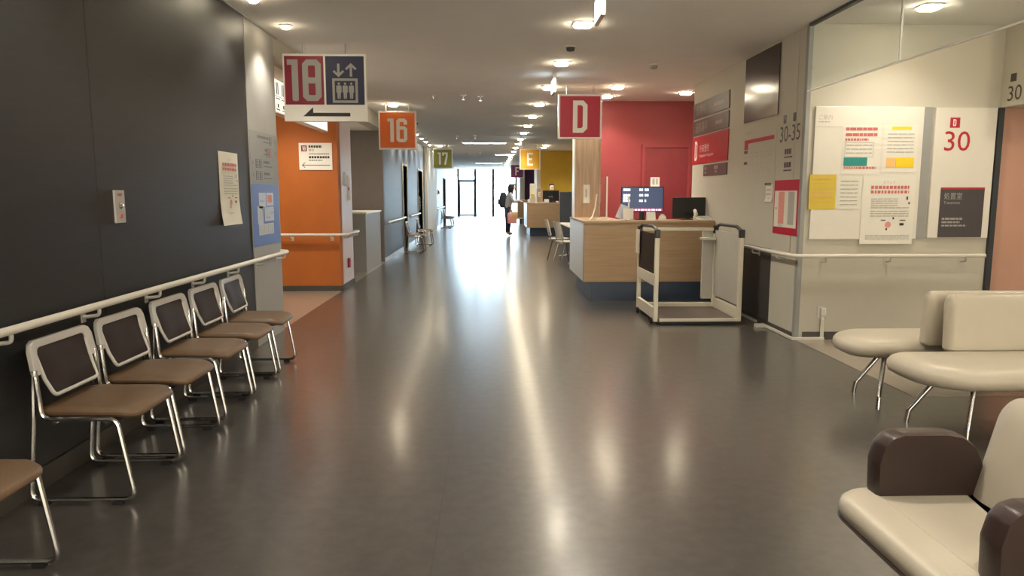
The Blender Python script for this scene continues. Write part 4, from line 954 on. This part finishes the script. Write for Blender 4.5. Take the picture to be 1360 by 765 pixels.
# near bench with brown armrests, along y, faces -x
t = thing('armrest_bench', (1.35, 1.3, 0), 'cream bench with dark brown armrests and taupe underside', 'bench')
def corner(cx, cy, r, a0, a1, n=7): return [(cx + r * math.cos(R(a0 + (a1 - a0) * k / n)), cy + r * math.sin(R(a0 + (a1 - a0) * k / n))) for k in range(n + 1)]
xa, xb, y0, y1 = 1.075, 1.60, .42, 2.20
pts = corner(xa + .10, y0 + .10, .10, 180, 270) + corner(xb - .05, y0 + .05, .05, 270, 360) + corner(xb - .05, y1 - .05, .05, 0, 90) + corner(xa + .12, y1 - .12, .12, 90, 180)
build('seat_cushion', MB().loft(pts, [(.012, .352), (.002, .365), (0, .385), (.006, .405), (.022, .418), (.05, .424), (.12, .426)]), 'leather_cream', t, smooth=True)
build('seat_shell', MB().loft(pts, [(.17, .262), (.12, .268), (.055, .30), (.012, .345), (.010, .356)]), 'leather_taupe', t, smooth=True)
build('piping', MB().tube([Vector((x, y, .356)) for x, y in inset(pts, .004)], .005, 6, closed=True), 'leather_brown', t, smooth=True)
o = rrect(.46, y1 - y0 - .1, .10, 8)
mb = MB().loft(o, [(.035, -.045), (.008, -.03), (0, 0), (.008, .03), (.035, .045), (.08, .052)])
M = Matrix.Translation((1.556, (y0 + y1) / 2 - .03, .528)) @ Matrix.Rotation(R(-76), 4, 'Y')
build('backrest', mb.xf(M), 'leather_cream', t, smooth=True)
for yy in (2.13, 1.60, 1.07, .54):
    F2 = Face((0, yy, 0), (1, 0, 0))
    ar = [(1.19, .40), (1.53, .40), (1.515, .53), (1.49, .58), (1.45, .612), (1.40, .622), (1.26, .622), (1.225, .612), (1.20, .585), (1.185, .53)]
    mb = MB(); n = len(ar); th = .038
    ar2 = []
    c = Vector((1.355, .50))
    lay = [(-th, .965), (-th * .6, 1.0), (th * .6, 1.0), (th, .965)]
    vs = []
    for d, k in lay: vs += [F2.p(*(c + (Vector(q) - c) * k), d) for q in fillet([(*q, 0) for q in ar], .03, 3, True) and [(v.x, v.y) for v in fillet([(*q, 0) for q in ar], .03, 3, True)]]
    n = len(vs) // 4
    fs = [tuple(reversed(range(n))), tuple(range(3 * n, 4 * n))] + [(i * n + k, i * n + (k + 1) % n, (i + 1) * n + (k + 1) % n, (i + 1) * n + k) for i in range(3) for k in range(n)]
    build('armrest', mb.add(vs, fs), 'leather_brown', t, smooth=True)
for yy in (1.85, .75):
    for k in (-1, 1):
        build('leg', MB().tube(fillet([(1.335 + k * .10, yy, .27), (1.335 + k * .20, yy + .07, .06), (1.335 + k * .205, yy + .07, 0)], .04, 5), .016, 10), 'chrome', t, smooth=True)
build('under_frame', B(1.2, 1.47, .6, 2.0, .25, .268), 'frame_dark', t)

# ------------------------------------------------------------------ counter E, F and the furniture between
def far_counter(x0, x1, y0, y1, label):
    t = thing('reception_counter', ((x0 + x1) / 2, (y0 + y1) / 2, 0), label, 'counter')
    build('body', B(x0, x1, y0, y0 + .08, .27, 1.03), 'wood_counter', t, bevel=.003); build('side_panel', B(x0, x0 + .06, y0 + .08, y1, .27, 1.03), 'white_gloss', t, bevel=.003)
    build('plinth', B(x0 + .1, x1 - .02, y0 + .05, y1 - .02, 0, .27), 'toe_kick', t); build('top', MB().box(x0 - .01, x1, y0 - .01, y0 + .6, 1.03, 1.06).box(x0 - .01, x0 + .5, y0 + .6, y1, 1.03, 1.06), 'wood_counter', t, bevel=.003)
far_counter(1.16, 4.2, 23.2, 25.3, 'wood reception counter with dark plinth before the yellow wall')
far_counter(1.22, 3.5, 33.0, 36.5, 'wood reception counter far off before the purple wall')
zt = 1.06
monitor(1.95, 23.62, zt, .55, .34, 0, 'dark monitor on the counter before the yellow wall', False, dead=True, stem=.06)
t = thing('leaflet_rack', (1.35, 23.5, zt), 'beige leaflet rack standing on counter E', 'rack')
build('back', B(1.27, 1.45, 23.55, 23.57, zt, zt + .62), 'paper_warm', t); build('pocket', B(1.27, 1.45, 23.47, 23.55, zt, zt + .18), 'sheet_white', t); build('booklet', B(1.3, 1.42, 23.5, 23.54, zt + .02, zt + .28), 'paper_yellow', t)
t = thing('counter_sign', (1.58, 23.4, zt), 'brown upright card sign marked E on counter E', 'sign')
build('card', B(1.48, 1.68, 23.4, 23.42, zt + .01, zt + .45), 'wood_pillar', t); build('foot', B(1.46, 1.70, 23.36, 23.46, zt, zt + .012), 'white_gloss', t); mb = MB(); glyph(mb, face_front(23.4), 'E', 1.54, zt + .2, .15, .002); build('lettering', mb, 'sign_white', t)
for x, w, lab in ((1.22, .05, 'thin white paper stack at the end of counter E'), (1.80, .14, 'low paper tray beside the E card on counter E')):
    t = thing('paper_tray', (x, 23.4, zt), lab, 'tray'); build('tray', B(x - w / 2 - .02, x + w / 2 + .02, 23.28, 23.52, zt, zt + .02), 'counter_grey', t); build('sheets', B(x - w / 2, x + w / 2, 23.3, 23.5, zt + .02, zt + .12), 'paper', t)
# grey partition
t = thing('partition_screen', (2.0, 19.5, 0), 'dark grey fabric partition before counter E', 'partition')
build('panel', B(1.86, 2.6, 19.48, 19.53, .06, 1.40), 'partition', t, bevel=.004); build('edge_trim', MB().box(1.845, 1.86, 19.475, 19.535, .0, 1.41).box(2.6, 2.615, 19.475, 19.535, 0, 1.41), 'alu', t)
for x in (1.9, 2.56): build('foot', B(x - .03, x + .03, 19.28, 19.73, 0, .03), 'alu', t)
# consultation table
t = thing('meeting_table', (2.1, 14.65, 0), 'cream topped table with slanted metal legs behind counter D', 'table')
build('table_top', MB().loft(rrect(1.30, 2.5, .05, 4, 2.16, 14.65), [(.004, .70), (0, .705), (0, .722), (.004, .727)]), 'paper_warm', t, smooth=True)
for y in (13.8, 15.5):
    build('leg', MB().tube(fillet([(1.48, y, .02), (1.62, y, .03), (2.0, y, .35), (2.0, y, .70)], .05), .022, 10), 'alu', t, smooth=True); build('leg', MB().tube([(2.48, y, .02), (2.0, y, .35)], .022, 10), 'alu', t, smooth=True)
build('modesty_panel', B(1.95, 2.0, 13.8, 15.5, .28, .66), 'frame_dark', t)
def shell_chair(x, y, rz, label, shell='white_gloss'):
    t = thing('shell_chair', (0, 0, 0), label, 'chair', 'white shell chairs at the table')
    mb = MB().loft(rrect(.43, .43, .1, 5), [(.03, .42), (0, .43), (0, .44), (.02, .445), (.06, .435)]); build('seat', mb, shell, t, smooth=True)
    vs = []; fs = []; nx, nz = 9, 6
    for d in (0, -.014):
        for j in range(nz):
            z = .50 + .32 * j / (nz - 1); ww = .21 * (1 - .25 * (j / (nz - 1)) ** 3) * (1 - .15 * (1 - j / (nz - 1)))
            for i in range(nx):
                s = 2 * i / (nx - 1) - 1; vs.append(Vector((-.20 - (z - .5) * .25 + .05 * s * s + d, s * ww, z)))
    q = nx * nz
    for j in range(nz - 1):
        for i in range(nx - 1): a = j * nx + i; fs += [(a, a + 1, a + nx + 1, a + nx), (q + a + nx, q + a + nx + 1, q + a + 1, q + a)]
    rim = [i for i in range(nx)] + [j * nx + nx - 1 for j in range(1, nz)] + [(nz - 1) * nx + i for i in range(nx - 2, -1, -1)] + [j * nx for j in range(nz - 2, 0, -1)]
    fs += [(rim[k], q + rim[k], q + rim[(k + 1) % len(rim)], rim[(k + 1) % len(rim)]) for k in range(len(rim))]
    build('backrest', MB().add(vs, fs), shell, t, smooth=True)
    for s in (-1, 1):
        build('leg', MB().tube(fillet([(.20, s * .22, 0), (.15, s * .19, .42), (-.16, s * .19, .42), (-.20, s * .18, .58)], .04), .011, 8), 'chrome', t, smooth=True)
        build('leg', MB().tube([(-.23, s * .22, 0), (-.12, s * .19, .42)], .011, 8), 'chrome', t, smooth=True)
    t.location = (x, y, 0); t.rotation_euler.z = rz; return t
shell_chair(1.50, 14.0, R(14), 'white shell chair with chrome legs at the long side of the table nearest counter D')
shell_chair(1.41, 14.95, R(-6), 'white shell chair with chrome legs at the table, on the side of counter E')
shell_chair(2.15, 13.2, R(90), 'white shell chair tucked under the table behind counter D')
shell_chair(1.02, 27.4, R(0), 'white shell chair standing by the far side of counter E')

# ------------------------------------------------------------------ people
def skin_body(name, V, E, mats, region, label, loc, rz, sub=1):
    names = list(V); idx = {n: i for i, n in enumerate(names)}
    me = bpy.data.meshes.new(name); me.from_pydata([V[n][0] for n in names], [(idx[a], idx[b]) for a, b in E], [])
    o = bpy.data.objects.new(name, me); col.objects.link(o)
    sk = o.modifiers.new('skin', 'SKIN'); sk.branch_smoothing = .4
    for n in names:
        d = me.skin_vertices[0].data[idx[n]]; r = V[n][1]; k = 1.0 if (n[1:] in ('palm', 'th') or n[1:2] == 'f' or n == 'nose') else 1.28; d.radius = (r[0] * k, r[1] * k) if isinstance(r, tuple) else (r * k, r * k); d.use_root = n == 'pelvis'
    ss = o.modifiers.new('smooth', 'SUBSURF'); ss.levels = ss.render_levels = sub + 1
    dg = bpy.context.evaluated_depsgraph_get(); dg.update()
    m2 = bpy.data.meshes.new_from_object(o.evaluated_get(dg)); bpy.data.objects.remove(o)
    for m in mats: m2.materials.append(MATS[m])
    for p in m2.polygons: p.material_index = region(p.center); p.use_smooth = True
    o = bpy.data.objects.new(name, m2); col.objects.link(o); o.location = loc; o.rotation_euler.z = rz; ORG[o] = Vector((0, 0, 0))
    return tag(o, label, 'person')
def hand(V, E, wrist, s, tip_dir, tag_):      # five short finger chains from the palm
    w = Vector(V[wrist][0]); d = Vector(tip_dir).normalized(); side_ = Vector((-d.y, d.x, 0)).normalized() if abs(d.z) < .9 else Vector((1, 0, 0))
    palm = tag_ + 'palm'; V[palm] = (tuple(w + d * .06), (.030, .018)); E.append((wrist, palm))
    for k, (off, ln) in enumerate(((-.027, .07), (-.009, .082), (.009, .085), (.027, .07))):
        a = tag_ + 'f%da' % k; b = tag_ + 'f%db' % k
        V[a] = (tuple(w + d * .10 + side_ * off), .009); V[b] = (tuple(w + d * (.10 + ln * .6) + side_ * off + Vector((0, 0, -.02))), .008)
        E += [(palm, a), (a, b)]
    V[tag_ + 'th'] = (tuple(w + d * .07 + side_ * .05 * s), .009); E.append((palm, tag_ + 'th'))
# visitor at counter E: leans forward over the counter (faces local +x)
V = {'pelvis': ((0, 0, .90), (.165, .165)), 'waist': ((.02, 0, 1.05), (.145, .15)), 'chest': ((.05, 0, 1.24), (.16, .17)), 'neckb': ((.11, 0, 1.40), (.07, .07)), 'neck': ((.135, 0, 1.45), (.05, .05)),
     'headl': ((.165, 0, 1.52), (.075, .072)), 'headm': ((.175, 0, 1.585), (.088, .08)), 'headt': ((.165, 0, 1.645), (.06, .055)), 'nose': ((.262, 0, 1.545), .014)}
E_ = [('pelvis', 'waist'), ('waist', 'chest'), ('chest', 'neckb'), ('neckb', 'neck'), ('neck', 'headl'), ('headl', 'headm'), ('headm', 'headt'), ('headm', 'nose')]
for s, n in ((-1, 'r'), (1, 'l')):
    V[n + 'sh'] = ((.09, s * .17, 1.345), .062); V[n + 'el'] = ((.17, s * .21, 1.10), .046); V[n + 'wr'] = ((.40, s * .15, 1.11), .030)
    V[n + 'hip'] = ((0, s * .09, .86), .088); V[n + 'kn'] = ((.01 if s < 0 else .04, s * .095, .48), .075); V[n + 'an'] = ((-.02 if s < 0 else .03, s * .095, .09), .052); V[n + 'toe'] = ((.13 if s < 0 else .18, s * .10, .04), (.036, .04))
    E_ += [('chest', n + 'sh'), (n + 'sh', n + 'el'), (n + 'el', n + 'wr'), ('pelvis', n + 'hip'), (n + 'hip', n + 'kn'), (n + 'kn', n + 'an'), (n + 'an', n + 'toe')]
    hand(V, E_, n + 'wr', -s, (1, 0, -.05), n)
def reg(c):
    if c.z < .115: return 3
    if c.z < .92: return 2
    if c.z > 1.43: return 0
    if c.x > .41 and 1.0 < c.z < 1.2: return 0
    return 1
PX, PY = .55, 23.7
per = skin_body('person', V, E_, ['skin', 'cloth_grey', 'cloth_navy', 'shoe'], reg, 'person in a grey top leaning on the counter before the yellow wall', (PX, PY, 0), 0)
mb = MB().lathe([(.012, 1.685), (.08, 1.678), (.12, 1.64), (.135, 1.58), (.135, 1.50), (.13, 1.42), (.11, 1.36), (.05, 1.33)][::-1], (.145, 0, 0), 16)
for p in mb.v:
    if p.x > .19: p.x = .19 + (p.x - .19) * (.9 if p.z > 1.60 else .1)
build('hair', mb, 'hair', per, smooth=True)
mb = MB()
for s in (-1, 1): mb.lathe([(.001, -.008), (.009, 0), (.001, .008)], (.252, s * .03, 1.575), 8)
build('eyes', mb, 'ink', per, smooth=True)
mb = MB().bar((.245, -.022, 1.512), (.245, .022, 1.512), .012, .008); build('mouth', mb, 'ink_pink', per)
t = thing('backpack', (PX - .16, PY, 1.0), 'black backpack worn by the person in grey', 'backpack')
build('pack', MB().loft(rrect(.24, .32, .09, 5, PX - .14, PY), [(.05, .90), (.01, .93), (0, 1.02), (0, 1.24), (.02, 1.35), (.06, 1.41)]), 'cloth_black', t, smooth=True)
build('pocket', MB().loft(rrect(.08, .22, .035, 4, PX - .275, PY), [(.02, 1.0), (0, 1.05), (0, 1.17), (.02, 1.19)]), 'cloth_black', t, smooth=True)
for s in (-1, 1): build('strap', MB().tube(fillet([(PX - .07, PY + s * .1, 1.34), (PX + .06, PY + s * .11, 1.42), (PX + .19, PY + s * .11, 1.27), (PX + .02, PY + s * .13, 1.06), (PX - .08, PY + s * .1, 1.05)], .05), .014, 8, flat=.6), 'cloth_black', t, smooth=True)
bx, by = PX + .16, PY - .27
t = thing('tote_bag', (bx, by, .36), 'pink and tan tote bag hanging from the arm of the person in grey', 'bag')
build('bag_body', MB().loft(rrect(.30, .13, .05, 4, bx - .02, by), [(.03, .40), (.005, .42), (0, .55), (.0, .68), (.02, .74)]), 'bag_pink', t, smooth=True)
build('flap', MB().loft(rrect(.20, .15, .04, 4, bx + .06, by), [(.02, .56), (0, .60), (0, .72), (.03, .78)]), 'bag_tan', t, smooth=True)
for s in (-1, 1): build('handle', MB().tube(fillet([(bx - .10, by + s * .03, .73), (bx - .03, by + s * .02, 1.06), (bx + .05, by + s * .02, 1.06), (bx + .10, by + s * .03, .75)], .05), .010, 8), 'bag_tan', t, smooth=True)
# receptionist behind counter E (faces local +x, turned to -y)
V = {'pelvis': ((0, 0, .92), (.13, .16)), 'waist': ((0, 0, 1.06), (.11, .14)), 'chest': ((0, 0, 1.26), (.12, .17)), 'neckb': ((.0, 0, 1.42), (.07, .07)), 'neck': ((.01, 0, 1.47), (.05, .05)),
     'headl': ((.03, 0, 1.54), (.075, .072)), 'headm': ((.03, 0, 1.605), (.088, .08)), 'headt': ((.015, 0, 1.665), (.06, .055)), 'nose': ((.12, 0, 1.57), .014)}
E_ = [('pelvis', 'waist'), ('waist', 'chest'), ('chest', 'neckb'), ('neckb', 'neck'), ('neck', 'headl'), ('headl', 'headm'), ('headm', 'headt'), ('headm', 'nose')]
for s, n in ((-1, 'r'), (1, 'l')):
    V[n + 'sh'] = ((.0, s * .18, 1.37), .064); V[n + 'el'] = ((.03, s * .23, 1.10), .048); V[n + 'wr'] = ((.22, s * .17, 1.11), .030)
    V[n + 'hip'] = ((0, s * .09, .88), .088); V[n + 'kn'] = ((.01, s * .095, .48), .060); V[n + 'an'] = ((-.02, s * .095, .09), .040); V[n + 'toe'] = ((.13, s * .10, .04), (.036, .04))
    E_ += [('chest', n + 'sh'), (n + 'sh', n + 'el'), (n + 'el', n + 'wr'), ('pelvis', n + 'hip'), (n + 'hip', n + 'kn'), (n + 'kn', n + 'an'), (n + 'an', n + 'toe')]
    hand(V, E_, n + 'wr', -s, (1, 0, -.05), n)
def reg2(c):
    if c.z < .115: return 2
    if c.z > 1.45: return 0
    if c.x > .23 and 1.0 < c.z < 1.2: return 0
    return 1
per = skin_body('person', V, E_, ['skin', 'cloth_staff', 'cloth_black'], reg2, 'dark-haired person in dark clothes behind the far monitor', (2.03, 24.2, 0), R(-90))
mb = MB().lathe([(.012, 1.695), (.06, 1.688), (.093, 1.65), (.10, 1.60), (.097, 1.54), (.07, 1.50)][::-1], (0, 0, 0), 16)
for p in mb.v:
    if p.x > .03: p.x = .03 + (p.x - .03) * (1.1 if p.z > 1.645 else .2)
build('hair', mb, 'hair', per, smooth=True)
mb = MB()
for s in (-1, 1): mb.lathe([(.001, -.008), (.009, 0), (.001, .008)], (.108, s * .03, 1.595), 8)
build('eyes', mb, 'ink', per, smooth=True)
build('face_mask', MB().loft(rrect(.05, .12, .02, 4, .085, 0), [(.01, 1.49), (0, 1.51), (0, 1.55), (.01, 1.575)]), 'paper', per, smooth=True)
